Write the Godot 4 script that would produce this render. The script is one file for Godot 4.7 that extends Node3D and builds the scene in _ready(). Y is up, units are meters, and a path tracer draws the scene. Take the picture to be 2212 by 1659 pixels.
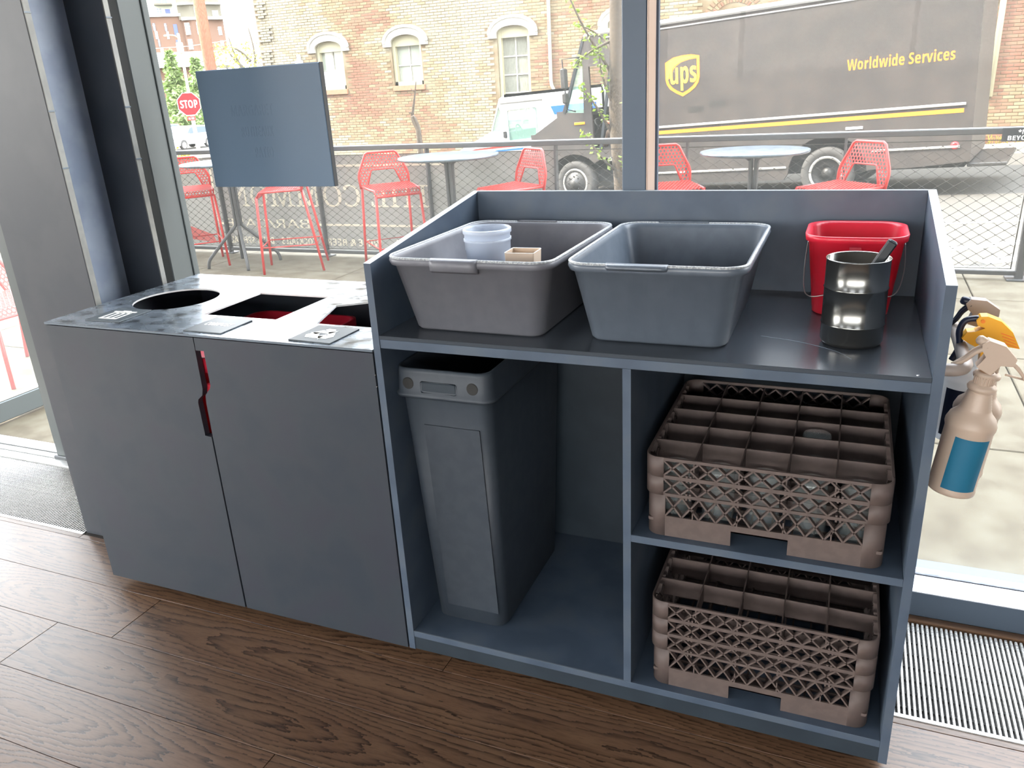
extends Node3D

var taken := {}
var M := {}
var rng := RandomNumberGenerator.new()

func _ready():
	rng.seed = 7
	# ---- camera
	var cam = Camera3D.new(); cam.name = "camera"; add_child(cam)
	cam.projection = Camera3D.PROJECTION_PERSPECTIVE
	cam.keep_aspect = Camera3D.KEEP_HEIGHT
	cam.fov = rad_to_deg(2.0 * atan(829.5 / 1705.6))
	cam.near = 0.05; cam.far = 600.0
	var pit = 0.3607; var rol = 0.0568; var yaw = -0.4128
	# rows of the room-to-camera turn: roll * pitch * yaw
	var to_cam = Basis(Vector3(0, 0, 1), rol) * Basis(Vector3(1, 0, 0), pit) * Basis(Vector3(0, 1, 0), yaw)
	cam.transform = Transform3D(to_cam.inverse(), Vector3(0, 1.46, 0))
	cam.current = true
	# ---- sky and exposure
	var we = WorldEnvironment.new(); we.name = "environment"
	var env = Environment.new()
	env.background_mode = Environment.BG_SKY
	var sm = ProceduralSkyMaterial.new()
	sm.sky_top_color = Color(0.92, 0.96, 1.0); sm.sky_horizon_color = Color(1.0, 0.98, 0.95)
	sm.sky_curve = 0.3
	sm.sky_energy_multiplier = 3.2
	sm.ground_bottom_color = Color(0.6, 0.58, 0.54); sm.ground_horizon_color = Color(0.75, 0.74, 0.72)
	sm.ground_energy_multiplier = 1.0
	sm.sun_angle_max = 1.0
	var sky = Sky.new(); sky.sky_material = sm; env.sky = sky
	env.tonemap_mode = Environment.TONE_MAPPER_LINEAR
	env.tonemap_exposure = 1.0
	env.sdfgi_enabled = true; env.ssao_enabled = true; env.ssil_enabled = true
	we.environment = env; add_child(we)
	# ---- sun, high on the left and a little on the near side of the brick front
	var sun = DirectionalLight3D.new(); sun.name = "sun"
	var sd = Vector3(-0.62, 0.78, 0.30).normalized()
	sun.transform = Transform3D(Basis.looking_at(-sd, Vector3.UP), Vector3(0, 20, 0))
	sun.light_color = Color(1.0, 0.96, 0.88); sun.light_energy = 5.0; sun.light_angular_distance = 0.6
	sun.shadow_enabled = true; sun.sky_mode = DirectionalLight3D.SKY_MODE_LIGHT_ONLY
	add_child(sun)
	materials()
	room()
	added_fill_panels()
	outside()
	furniture()
	worktop_things()

# ---------------------------------------------------------------- names and tags
func numbered(n: String) -> String:
	if not taken.has(n):
		taken[n] = 0
		return n
	taken[n] += 1
	return "%s_%03d" % [n, taken[n]]

func thing(called: String, label: String, category: String, at := Vector3.ZERO, turn := 0.0, group := "") -> Node3D:
	var o = Node3D.new(); o.name = numbered(called); add_child(o)
	o.position = at; o.rotation.y = turn
	return tag(o, label, category, group)

func tag(o, label: String, category := "", group := ""):
	o.set_meta("label", label)
	if category: o.set_meta("category", category)
	if group: o.set_meta("group", group)
	return o

func obj(called: String, st, m, parent = null, xf := Transform3D()):
	var o = MeshInstance3D.new()
	if st is SurfaceTool:
		st.generate_normals()
		o.mesh = st.commit()
	else:
		o.mesh = st
	o.material_override = m
	o.transform = xf
	if parent == null:
		o.name = numbered(called); add_child(o)
	else:
		o.name = called; parent.add_child(o, true)
	return o

func struct(called: String, st, m, parent = null, xf := Transform3D()):
	var o = obj(called, st, m, parent, xf)
	if parent == null: o.set_meta("kind", "structure")
	return o

func shell(called: String) -> Node3D:
	var o = Node3D.new(); o.name = numbered(called); add_child(o)
	o.set_meta("kind", "structure")
	return o

func stuff(o):
	o.set_meta("kind", "stuff")
	return o

func dup(root, label: String, xf: Transform3D, group := ""):
	var base = root.get_meta("base")
	var r = root.duplicate(); r.name = numbered(base); add_child(r)
	r.transform = xf
	r.set_meta("label", label)
	if group: r.set_meta("group", group)
	return r

# ---------------------------------------------------------------- shapes
func S() -> SurfaceTool:
	var st = SurfaceTool.new(); st.begin(Mesh.PRIMITIVE_TRIANGLES)
	st.set_smooth_group(-1)
	return st

func flat(st): st.set_smooth_group(-1)
func smooth(st, g := 1): st.set_smooth_group(g)

# corners run anticlockwise as seen from outside
func tri(st, a, b, c):
	st.add_vertex(a); st.add_vertex(c); st.add_vertex(b)

func quad(st, a, b, c, d):
	tri(st, a, b, c); tri(st, a, c, d)

func quv(st, a, b, c, d, ua, ub, uc, ud):
	for k in [[a, ua], [c, uc], [b, ub], [a, ua], [d, ud], [c, uc]]:
		st.set_uv(k[1]); st.add_vertex(k[0])

func box(st, lo: Vector3, hi: Vector3, xf := Transform3D()):
	var p = []
	for i in 8:
		p.append(xf * Vector3(hi.x if i & 1 else lo.x, hi.y if i & 2 else lo.y, hi.z if i & 4 else lo.z))
	quad(st, p[4], p[5], p[7], p[6]); quad(st, p[1], p[0], p[2], p[3])
	quad(st, p[5], p[1], p[3], p[7]); quad(st, p[0], p[4], p[6], p[2])
	quad(st, p[6], p[7], p[3], p[2]); quad(st, p[0], p[1], p[5], p[4])

func cbox(st, lo: Vector3, hi: Vector3, b := 0.002, xf := Transform3D()):
	var rings = []
	for k in [[lo.y, b], [lo.y + b, 0.0], [hi.y - b, 0.0], [hi.y, b]]:
		var i = k[1]
		var x0 = lo.x + i; var x1 = hi.x - i; var z0 = lo.z + i; var z1 = hi.z - i
		var r = []
		for q in [[x1, z1 - b], [x1, z0 + b], [x1 - b, z0], [x0 + b, z0], [x0, z0 + b], [x0, z1 - b], [x0 + b, z1], [x1 - b, z1]]:
			r.append(xf * Vector3(q[0], k[0], q[1]))
		rings.append(r)
	loft(st, rings, true, true)

# a beam between two points, w wide and h high
func beam(st, a: Vector3, b: Vector3, w: float, h: float, up := Vector3.UP):
	var z = (b - a); var l = z.length(); z /= l
	if absf(z.dot(up)) > 0.98: up = Vector3.RIGHT
	var x = up.cross(z).normalized(); var y = z.cross(x)
	box(st, Vector3(-w / 2, -h / 2, 0), Vector3(w / 2, h / 2, l), Transform3D(Basis(x, y, z), a))

# rings run anticlockwise as seen from the tip of the way they advance
func loft(st, rings: Array, cap0 := true, cap1 := true):
	var n = rings[0].size()
	for i in rings.size() - 1:
		var a = rings[i]; var b = rings[i + 1]
		for j in n:
			var k = (j + 1) % n
			quad(st, a[j], a[k], b[k], b[j])
	if cap0: fan(st, rings[0], true)
	if cap1: fan(st, rings[-1], false)

func fan(st, r, rev: bool):
	var c = Vector3.ZERO
	for p in r: c += p
	c /= r.size()
	for j in r.size():
		var k = (j + 1) % r.size()
		if rev: tri(st, c, r[k], r[j])
		else: tri(st, c, r[j], r[k])

func tube(st, pts: Array, rad, sides := 8, capped := true):
	var rings = []
	var u = Vector3.ZERO
	for i in pts.size():
		var t = (pts[mini(i + 1, pts.size() - 1)] - pts[maxi(i - 1, 0)]).normalized()
		if u == Vector3.ZERO: u = t.cross(Vector3.UP if absf(t.y) < 0.9 else Vector3.RIGHT).normalized()
		u = (u - t * u.dot(t)).normalized()
		var v = t.cross(u)
		var r = rad[i] if rad is Array else rad
		var ring = []
		for s in sides:
			var a = TAU * s / sides
			ring.append(pts[i] + (u * cos(a) + v * sin(a)) * r)
		rings.append(ring)
	loft(st, rings, capped, capped)

func lathe(st, prof: Array, seg := 32, xf := Transform3D()):
	var rings = []
	for p in prof:
		var ring = []
		for s in seg:
			var a = TAU * s / seg
			ring.append(xf * Vector3(p[0] * cos(a), p[1], -p[0] * sin(a)))
		rings.append(ring)
	loft(st, rings, false, false)

func rr(cx: float, cz: float, w: float, d: float, r: float, y: float, n := 5) -> Array:
	var out = []
	for q in 4:
		var sx = 1 if q in [0, 3] else -1
		var sz = 1 if q in [0, 1] else -1
		for i in n + 1:
			var a = PI / 2 * (q + float(i) / n)
			out.append(Vector3(cx + sx * (w / 2 - r) + r * cos(a), y, cz - (sz * (d / 2 - r) + r * sin(a))))
	return out

# a polygon (anticlockwise in x, y) swept from z0 to z1
func prism(st, poly: PackedVector2Array, z0: float, z1: float, xf := Transform3D()):
	if Geometry2D.is_polygon_clockwise(poly): poly.reverse()
	var t = Geometry2D.triangulate_polygon(poly)
	for i in range(0, t.size(), 3):
		var a = poly[t[i]]; var b = poly[t[i + 1]]; var c = poly[t[i + 2]]
		if (b - a).cross(c - a) < 0:
			var k = b; b = c; c = k
		tri(st, xf * Vector3(a.x, a.y, z1), xf * Vector3(b.x, b.y, z1), xf * Vector3(c.x, c.y, z1))
		tri(st, xf * Vector3(a.x, a.y, z0), xf * Vector3(c.x, c.y, z0), xf * Vector3(b.x, b.y, z0))
	for i in poly.size():
		var a = poly[i]; var b = poly[(i + 1) % poly.size()]
		quad(st, xf * Vector3(a.x, a.y, z0), xf * Vector3(b.x, b.y, z0), xf * Vector3(b.x, b.y, z1), xf * Vector3(a.x, a.y, z1))

func P2(l: Array) -> PackedVector2Array:
	var out = PackedVector2Array()
	for p in l: out.append(Vector2(p[0], p[1]))
	return out

func arc(cx: float, cy: float, rx: float, ry: float, a0: float, a1: float, n: int) -> Array:
	var out = []
	for i in n + 1:
		var a = deg_to_rad(lerpf(a0, a1, float(i) / n))
		out.append([cx + rx * cos(a), cy + ry * sin(a)])
	return out

# a smooth curve through points
func curve(pts: Array, n := 6) -> Array:
	var out = []
	for i in pts.size() - 1:
		var p0 = pts[maxi(i - 1, 0)]; var p1 = pts[i]; var p2 = pts[i + 1]; var p3 = pts[mini(i + 2, pts.size() - 1)]
		for k in n:
			out.append(p1.cubic_interpolate(p2, p0, p3, float(k) / n))
	out.append(pts[-1])
	return out

# triangular lattice of bars clipped to a polygon given in the plane u, v of a frame
func lattice(st, poly: Array, gap: float, wide: float, thick: float, xf: Transform3D, tilt := 0.0):
	for d in 3:
		var a = deg_to_rad(tilt + 60.0 * d)
		var t = Vector2(cos(a), sin(a)); var n = Vector2(-t.y, t.x)
		var lo = INF; var hi = -INF
		for p in poly:
			lo = minf(lo, n.dot(p)); hi = maxf(hi, n.dot(p))
		var o = floorf(lo / gap) * gap + gap * 0.5
		while o < hi:
			var cuts = []
			for i in poly.size():
				var p = poly[i]; var q = poly[(i + 1) % poly.size()]
				var da = n.dot(p) - o; var db = n.dot(q) - o
				if (da < 0) != (db < 0): cuts.append(t.dot(p.lerp(q, da / (da - db))))
			cuts.sort()
			for k in range(0, cuts.size() - 1, 2):
				if cuts[k + 1] - cuts[k] < 0.004: continue
				var p = n * o + t * cuts[k]; var q = n * o + t * cuts[k + 1]
				beam(st, xf * Vector3(p.x, p.y, 0), xf * Vector3(q.x, q.y, 0), wide, thick, xf.basis.z)
			o += gap

# lettering as thin solid letters, fitted to a width and a height, its middle at xf
func letters(called: String, s: String, w: float, h: float, depth: float, m, parent, xf: Transform3D, face := "Droid Sans", bold := 400):
	var t = TextMesh.new()
	var f = SystemFont.new(); f.font_names = PackedStringArray([face]); f.font_weight = bold
	t.font = f; t.text = s; t.font_size = 48; t.pixel_size = 0.01; t.depth = 0.1; t.curve_step = 1.5
	var bb = t.get_aabb()
	var o = MeshInstance3D.new(); o.mesh = t; o.material_override = m
	var sc = Vector3(w / bb.size.x, h / bb.size.y, depth / 0.1)
	o.transform = xf * Transform3D(Basis.from_scale(sc), -bb.get_center() * sc)
	o.name = called; parent.add_child(o, true)
	return o

# one skin round tapered bones: surface nets over a smooth minimum of capsules
func skin(st, bones: Array, cell: float, k: float, xf := Transform3D()):
	var lo = Vector3.INF; var hi = -Vector3.INF
	for b in bones:
		var r = maxf(b[2], b[3]) + 2.5 * cell
		for e in [b[0], b[1]]:
			lo = lo.min(e - Vector3.ONE * r); hi = hi.max(e + Vector3.ONE * r)
	var n = Vector3i(((hi - lo) / cell).ceil()) + Vector3i.ONE
	var f = PackedFloat32Array(); f.resize(n.x * n.y * n.z); f.fill(1.0)
	for b in bones:
		var r = maxf(b[2], b[3]) + k + 2.0 * cell
		var l = Vector3i(((b[0].min(b[1]) - Vector3.ONE * r - lo) / cell).floor()).clamp(Vector3i.ZERO, n - Vector3i.ONE)
		var u = Vector3i(((b[0].max(b[1]) + Vector3.ONE * r - lo) / cell).ceil()).clamp(Vector3i.ZERO, n - Vector3i.ONE)
		var ab = b[1] - b[0]; var ll = maxf(ab.length_squared(), 1e-9)
		for z in range(l.z, u.z + 1):
			for y in range(l.y, u.y + 1):
				for x in range(l.x, u.x + 1):
					var p = lo + Vector3(x, y, z) * cell
					var t = clampf((p - b[0]).dot(ab) / ll, 0, 1)
					var d = (p - b[0] - ab * t).length() - lerpf(b[2], b[3], t)
					var i = x + n.x * (y + n.y * z)
					var h = maxf(k - absf(f[i] - d), 0.0) / k
					f[i] = minf(f[i], d) - h * h * k * 0.25
	var vert = {}
	var step = [1, n.x, n.x * n.y]
	for z in n.z - 1:
		for y in n.y - 1:
			for x in n.x - 1:
				var i = x + n.x * (y + n.y * z)
				var s = 0; var c = Vector3.ZERO; var m = 0
				for q in 8:
					var j = i + (q & 1) + (step[1] if q & 2 else 0) + (step[2] if q & 4 else 0)
					if f[j] < 0: s += 1
				if s == 0 or s == 8: continue
				for q in 8:
					for ax in 3:
						if q & (1 << ax): continue
						var j = i + (q & 1) + (step[1] if q & 2 else 0) + (step[2] if q & 4 else 0)
						var a = f[j]; var b = f[j + step[ax]]
						if (a < 0) != (b < 0):
							var e = Vector3(q & 1, (q >> 1) & 1, (q >> 2) & 1); e[ax] += a / (a - b)
							c += e; m += 1
				vert[i] = xf * (lo + (Vector3(x, y, z) + c / m) * cell)
	smooth(st, 2)
	for i in vert:
		for ax in 3:
			var j = i + step[ax]
			if j >= f.size() or (f[i] < 0) == (f[j] < 0): continue
			var u = step[(ax + 1) % 3]; var v = step[(ax + 2) % 3]
			if not (vert.has(i - u) and vert.has(i - v) and vert.has(i - u - v)): continue
			if f[i] < 0: quad(st, vert[i - u - v], vert[i - v], vert[i], vert[i - u])
			else: quad(st, vert[i - u - v], vert[i - u], vert[i], vert[i - v])

# ---------------------------------------------------------------- materials
func mat(c: Color, rough := 0.6, metal := 0.0) -> StandardMaterial3D:
	var m = StandardMaterial3D.new()
	m.albedo_color = c; m.roughness = rough; m.metallic = metal
	return m

func noise(sd: int, freq: float, oct := 4, kind := FastNoiseLite.TYPE_SIMPLEX_SMOOTH) -> FastNoiseLite:
	var n = FastNoiseLite.new()
	n.seed = sd; n.frequency = freq; n.noise_type = kind; n.fractal_octaves = oct
	return n

func ntex(sd: int, freq: float, cols: Array, offs: Array, size := 512, oct := 4, as_normal := false, bump := 4.0) -> NoiseTexture2D:
	var t = NoiseTexture2D.new()
	t.width = size; t.height = size; t.seamless = true; t.noise = noise(sd, freq, oct)
	if as_normal:
		t.as_normal_map = true; t.bump_strength = bump
	else:
		var g = Gradient.new()
		g.offsets = PackedFloat32Array(offs); g.colors = PackedColorArray(cols)
		t.color_ramp = g
	return t

# a surface whose colour wanders between shades, laid in the world at so many repeats a metre
func mottled(sd: int, freq: float, cols: Array, offs: Array, scale: Vector3, rough := 0.7, metal := 0.0, world := true) -> StandardMaterial3D:
	var m = mat(Color.WHITE, rough, metal)
	m.albedo_texture = ntex(sd, freq, cols, offs)
	m.uv1_triplanar = true; m.uv1_world_triplanar = world; m.uv1_scale = scale
	return m

func gray(v: float) -> Color: return Color(v, v, v)

func wood_image() -> Image:
	var w = 1024; var h = 512   # five strips of plank across h
	var im = Image.create(w, h, false, Image.FORMAT_RGB8)
	var warp = noise(11, 1.0, 3); var fine = noise(12, 1.0, 3); var hgt = noise(13, 1.0, 2)
	for y in h:
		var strip = int(y / 102.4)
		var v = (y - (strip + 0.5) * 102.4) / 102.4 * 0.19
		for x in w:
			var u = x / float(w) * 2.4
			var hx = 0.055 + 0.075 * hgt.get_noise_2d(u * 0.5 + strip * 9.7, strip * 5.0)
			var vv = v + 0.02 * warp.get_noise_2d(u * 1.1 + strip * 3.1, strip * 7.0 + v * 6.0)
			var r = sqrt(vv * vv * 0.75 + hx * hx) + 0.0035 * warp.get_noise_2d(u * 7.0, v * 60.0 + strip * 11.0)
			var ring = r * 120.0; ring -= floorf(ring)
			var dark = pow(ring, 5.0) * 0.8
			var pore = fine.get_noise_2d(u * 18.0, v * 900.0 + strip * 50.0)
			var tone = 0.5 + 0.5 * fine.get_noise_2d(u * 1.6 + strip * 20.0, v * 14.0)
			var c = Color(0.62, 0.505, 0.41).lerp(Color(0.53, 0.41, 0.33), tone)
			c = c.lerp(Color(0.22, 0.15, 0.11), clampf(dark * 1.15 + maxf(pore, 0.0) * 0.35, 0, 1))
			im.set_pixel(x, y, c)
	return im

func materials():
	# cabinet boards, near black and worn, with lens haze mixed into their slate blue
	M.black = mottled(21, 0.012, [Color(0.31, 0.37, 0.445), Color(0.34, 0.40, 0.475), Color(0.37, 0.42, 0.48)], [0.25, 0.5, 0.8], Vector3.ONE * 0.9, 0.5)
	M.inner = mottled(22, 0.012, [Color(0.19, 0.25, 0.30), Color(0.22, 0.28, 0.33)], [0.3, 0.7], Vector3.ONE * 0.9, 0.55)  # darker copy of the board black, recess shade put into its colour
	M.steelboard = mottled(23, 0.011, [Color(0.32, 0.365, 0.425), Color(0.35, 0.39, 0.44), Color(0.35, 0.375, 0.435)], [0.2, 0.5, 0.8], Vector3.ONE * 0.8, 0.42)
	M.worktop = mat(Color(0.36, 0.39, 0.43), 0.2)
	M.worktop.roughness = 0.22
	M.worktop.uv1_triplanar = true; M.worktop.uv1_world_triplanar = true; M.worktop.uv1_scale = Vector3(2.2, 1, 1.2)
	# lid of blackened steel, streaked with dried spills
	M.lid = mat(Color(1, 1, 1), 0.3, 0.75)
	M.lid.albedo_texture = ntex(25, 0.008, [Color(0.30, 0.32, 0.34), Color(0.52, 0.55, 0.58), Color(0.56, 0.60, 0.64), Color(0.62, 0.65, 0.69)], [0.2, 0.36, 0.6, 0.8], 1024, 4)
	M.lid.roughness_texture = ntex(26, 0.015, [gray(0.7), gray(1.0), gray(1.0)], [0.2, 0.6, 0.9])
	M.lid.uv1_triplanar = true; M.lid.uv1_world_triplanar = true; M.lid.uv1_scale = Vector3(1.3, 1, 1.9)
	M.edge = mat(Color(0.42, 0.46, 0.5), 0.3, 0.2)
	M.plate = mat(Color(0.33, 0.36, 0.38), 0.45)
	M.white = mat(Color(0.92, 0.92, 0.9), 0.5)
	M.column = mottled(27, 0.02, [Color(0.49, 0.53, 0.60), Color(0.53, 0.57, 0.63)], [0.3, 0.7], Vector3.ONE * 0.7, 0.45)  # web: same black paint as the flanges, paler to carry haze
	M.flange = mottled(49, 0.012, [Color(0.33, 0.36, 0.405), Color(0.37, 0.39, 0.43)], [0.3, 0.7], Vector3.ONE * 0.7, 0.45)  # same paint as the web, darkened to offset the light on its front
	M.weld = mottled(28, 0.03, [Color(0.50, 0.50, 0.49), Color(0.54, 0.54, 0.52)], [0.3, 0.7], Vector3.ONE * 1.0, 0.5, 0.1)
	M.frame = mat(Color(0.52, 0.55, 0.55), 0.45, 0.15)
	M.darkframe = mat(Color(0.44, 0.51, 0.59), 0.45, 0.1)
	M.board = mat(Color(0.47, 0.57, 0.67), 0.4)  # black board turned slate blue by haze put into its colour
	M.alu = mat(Color(0.80, 0.80, 0.79), 0.32, 0.6)
	M.sill = mottled(29, 0.03, [Color(0.80, 0.82, 0.85), Color(0.88, 0.89, 0.91)], [0.3, 0.7], Vector3.ONE * 2.0, 0.4, 0.2)
	M.glass = mat(Color(0.96, 0.98, 0.97, 0.06), 0.02); M.glass.metallic_specular = 0.12
	M.glass.transparency = BaseMaterial3D.TRANSPARENCY_ALPHA
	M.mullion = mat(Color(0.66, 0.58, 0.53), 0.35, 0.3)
	M.mat_bar = mottled(30, 0.06, [Color(0.52, 0.51, 0.50), Color(0.74, 0.73, 0.71)], [0.3, 0.7], Vector3.ONE * 4.0, 0.45, 0.35)
	M.mat_base = mat(Color(0.22, 0.22, 0.22), 0.9)
	M.wall = mat(Color(0.62, 0.61, 0.6), 0.9)
	M.ceil = mat(Color(0.72, 0.71, 0.7), 0.9)
	M.lamp = mat(Color(1, 1, 1), 0.6)  # glow of the added fill panels
	M.lamp.emission_enabled = true; M.lamp.emission = Color(1, 0.97, 0.92); M.lamp.emission_energy_multiplier = 2.0
	var im = ImageTexture.create_from_image(wood_image())
	M.planks = []
	for t in [0.76, 0.70, 0.74, 0.72]:
		var m = mat(Color(t, t * 0.955, t * 0.90), 0.38)
		m.albedo_texture = im
		m.heightmap_enabled = true; m.heightmap_texture = im; m.heightmap_scale = 0.05
		M.planks.append(m)
	M.subfloor = mat(Color(0.12, 0.09, 0.07), 0.9)
	# plastics and metals on the counter
	M.tub_gray = mottled(31, 0.02, [Color(0.485, 0.49, 0.525), Color(0.515, 0.52, 0.55)], [0.3, 0.7], Vector3.ONE * 2.0, 0.42)
	M.tub_black = mottled(32, 0.02, [Color(0.41, 0.45, 0.50), Color(0.44, 0.48, 0.53)], [0.3, 0.7], Vector3.ONE * 2.0, 0.35)
	M.scuff = mottled(48, 0.06, [Color(0.50, 0.52, 0.54), Color(0.72, 0.73, 0.74)], [0.35, 0.65], Vector3.ONE * 5.0, 0.38)
	M.red = mat(Color(0.78, 0.17, 0.25), 0.3)
	M.red.backlight_enabled = true; M.red.backlight = Color(0.62, 0.10, 0.15)
	M.red_in = mat(Color(0.72, 0.16, 0.22), 0.5)
	M.steel = mat(Color(0.50, 0.50, 0.49), 0.22, 0.95)
	M.wire = mat(Color(0.6, 0.6, 0.6), 0.3, 0.8)
	M.blackplastic = mat(Color(0.11, 0.13, 0.15), 0.4)
	M.rack = mottled(33, 0.03, [Color(0.47, 0.405, 0.385), Color(0.51, 0.44, 0.415)], [0.3, 0.7], Vector3.ONE * 2.0, 0.6)
	M.slim = mottled(34, 0.02, [Color(0.28, 0.32, 0.37), Color(0.31, 0.35, 0.395)], [0.3, 0.7], Vector3.ONE * 2.0, 0.55)
	M.deli = mat(Color(0.80, 0.84, 0.90, 0.75), 0.35)
	M.deli.transparency = BaseMaterial3D.TRANSPARENCY_ALPHA
	M.paper = mat(Color(0.74, 0.66, 0.58), 0.8)
	M.clear = mat(Color(0.9, 0.95, 0.95, 0.12), 0.05)
	M.clear.transparency = BaseMaterial3D.TRANSPARENCY_ALPHA
	M.bottle = mat(Color(0.76, 0.68, 0.61), 0.4)
	M.bottle.backlight_enabled = true; M.bottle.backlight = Color(0.45, 0.36, 0.28)
	M.teal = mat(Color(0.08, 0.40, 0.52), 0.5)
	M.navy = mat(Color(0.07, 0.10, 0.20), 0.4)
	M.yellow = mat(Color(0.93, 0.66, 0.07), 0.4)
	M.graytube = mat(Color(0.60, 0.55, 0.52), 0.45)
	M.print = mat(Color(0.36, 0.31, 0.32), 0.7)
	# outside
	M.patio = []
	for k in 3:
		M.patio.append(mottled(35 + k, 0.02, [Color(0.68, 0.60, 0.46), Color(0.77, 0.70, 0.56), Color(0.83, 0.77, 0.64)], [0.22, 0.5, 0.8], Vector3.ONE * 0.45, 0.85))
	M.curb = mottled(38, 0.03, [Color(0.80, 0.78, 0.72), Color(0.9, 0.88, 0.82)], [0.3, 0.7], Vector3.ONE * 0.7, 0.85)
	M.asphalt = mottled(39, 0.05, [Color(0.50, 0.48, 0.45), Color(0.60, 0.57, 0.53), Color(0.66, 0.63, 0.58)], [0.2, 0.5, 0.8], Vector3.ONE * 0.8, 0.9)
	M.paint = mat(Color(0.95, 0.95, 0.92), 0.7)
	M.walk = mottled(40, 0.02, [Color(0.82, 0.80, 0.74), Color(0.9, 0.88, 0.82)], [0.3, 0.7], Vector3.ONE * 0.3, 0.85)
	M.mortar = mottled(41, 0.01, [Color(0.74, 0.62, 0.46), Color(0.82, 0.73, 0.57), Color(0.88, 0.82, 0.70)], [0.25, 0.5, 0.75], Vector3.ONE * 0.25, 0.95)
	M.bricks = []
	for c in [Color(0.80, 0.56, 0.44), Color(0.83, 0.63, 0.49), Color(0.85, 0.72, 0.55), Color(0.88, 0.79, 0.62), Color(0.92, 0.87, 0.74)]:
		M.bricks.append(mat(c, 0.9))
	M.brickfield = mat(Color.WHITE, 0.9); M.brickfield.vertex_color_use_as_albedo = true
	M.stone = mottled(42, 0.03, [Color(0.90, 0.88, 0.82), Color(0.97, 0.96, 0.92)], [0.3, 0.7], Vector3.ONE * 0.6, 0.85)
	M.sash = mat(Color(0.93, 0.90, 0.75), 0.6)
	M.curtain = mottled(43, 0.04, [Color(0.60, 0.60, 0.54), Color(0.75, 0.75, 0.68)], [0.35, 0.65], Vector3(3, 0.15, 3), 0.8)
	M.pane = mat(Color(0.55, 0.57, 0.52), 0.08)
	M.truck = mottled(44, 0.01, [Color(0.235, 0.215, 0.205), Color(0.275, 0.25, 0.235)], [0.3, 0.7], Vector3.ONE * 0.4, 0.5)
	M.trim = mat(Color(0.80, 0.79, 0.76), 0.35, 0.3)
	M.gold = mat(Color(0.86, 0.52, 0.18), 0.4)
	M.gold_light = mat(Color(0.96, 0.72, 0.27), 0.4)
	M.tyre = mat(Color(0.28, 0.27, 0.26), 0.85)
	M.rim = mat(Color(0.36, 0.35, 0.34), 0.45, 0.4)
	M.amber = mat(Color(0.95, 0.52, 0.12), 0.3)
	M.lensred = mat(Color(0.85, 0.08, 0.10), 0.3)
	M.carglass = mat(Color(0.62, 0.80, 0.74, 0.18), 0.03); M.carglass.transparency = BaseMaterial3D.TRANSPARENCY_ALPHA
	M.darkin = mat(Color(0.14, 0.14, 0.14), 0.8)
	M.vanwhite = mat(Color(0.92, 0.92, 0.92), 0.4)
	M.vanred = mat(Color(0.86, 0.16, 0.12), 0.4)
	M.vanblue = mat(Color(0.08, 0.33, 0.72), 0.4)
	M.stool = mat(Color(0.86, 0.20, 0.17), 0.4)
	M.tabletop = mottled(45, 0.02, [Color(0.52, 0.58, 0.63), Color(0.62, 0.67, 0.71)], [0.3, 0.7], Vector3.ONE, 0.25, 0.3)
	M.fence = mat(Color(0.30, 0.30, 0.30), 0.45, 0.2)
	M.net = mat(Color(0.33, 0.32, 0.30), 0.5, 0.3)
	M.banner = mat(Color(0.66, 0.66, 0.64, 0.80), 0.8); M.banner.transparency = BaseMaterial3D.TRANSPARENCY_ALPHA
	M.banner_ink = mat(Color(0.97, 0.95, 0.88), 0.7)
	M.banner_ink.backlight_enabled = true; M.banner_ink.backlight = Color(0.8, 0.78, 0.7)
	M.bark = mottled(46, 0.05, [Color(0.36, 0.31, 0.27), Color(0.55, 0.50, 0.44)], [0.3, 0.7], Vector3(6, 1.5, 6), 0.9)
	M.leaf = mat(Color(0.52, 0.60, 0.25), 0.6); M.leaf.backlight_enabled = true; M.leaf.backlight = Color(0.4, 0.5, 0.12)
	M.leaf_light = mat(Color(0.76, 0.78, 0.34), 0.6); M.leaf_light.backlight_enabled = true; M.leaf_light.backlight = Color(0.5, 0.55, 0.2)
	M.needle = mat(Color(0.42, 0.48, 0.30), 0.7); M.needle.backlight_enabled = true; M.needle.backlight = Color(0.25, 0.35, 0.1)
	M.pole = mottled(47, 0.05, [Color(0.55, 0.36, 0.27), Color(0.68, 0.48, 0.37)], [0.3, 0.7], Vector3(3, 0.4, 3), 0.85)
	M.paleconc = mat(Color(0.80, 0.78, 0.66), 0.7)
	M.signred = mat(Color(0.82, 0.08, 0.12), 0.4)
	M.aptbrick = mat(Color(0.53, 0.41, 0.34), 0.9)
	M.aptgray = mat(Color(0.52, 0.50, 0.44), 0.9)
	M.aptlight = mat(Color(0.84, 0.86, 0.78), 0.9)
	M.aptwhite = mat(Color(0.95, 0.95, 0.92), 0.8)
	M.aptglass = mat(Color(0.30, 0.35, 0.42), 0.15)
	M.door_blue = mat(Color(0.25, 0.30, 0.50), 0.5)
	M.chrome = mat(Color(0.75, 0.75, 0.75), 0.2, 0.8)
	M.skin = mat(Color(0.62, 0.36, 0.26), 0.6)
	M.uniform = mat(Color(0.24, 0.17, 0.12), 0.8)
	M.hair = mat(Color(0.08, 0.06, 0.05), 0.7)
	M.grass = mat(Color(0.78, 0.72, 0.20), 0.8); M.grass.backlight_enabled = true; M.grass.backlight = Color(0.4, 0.35, 0.1)

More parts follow.
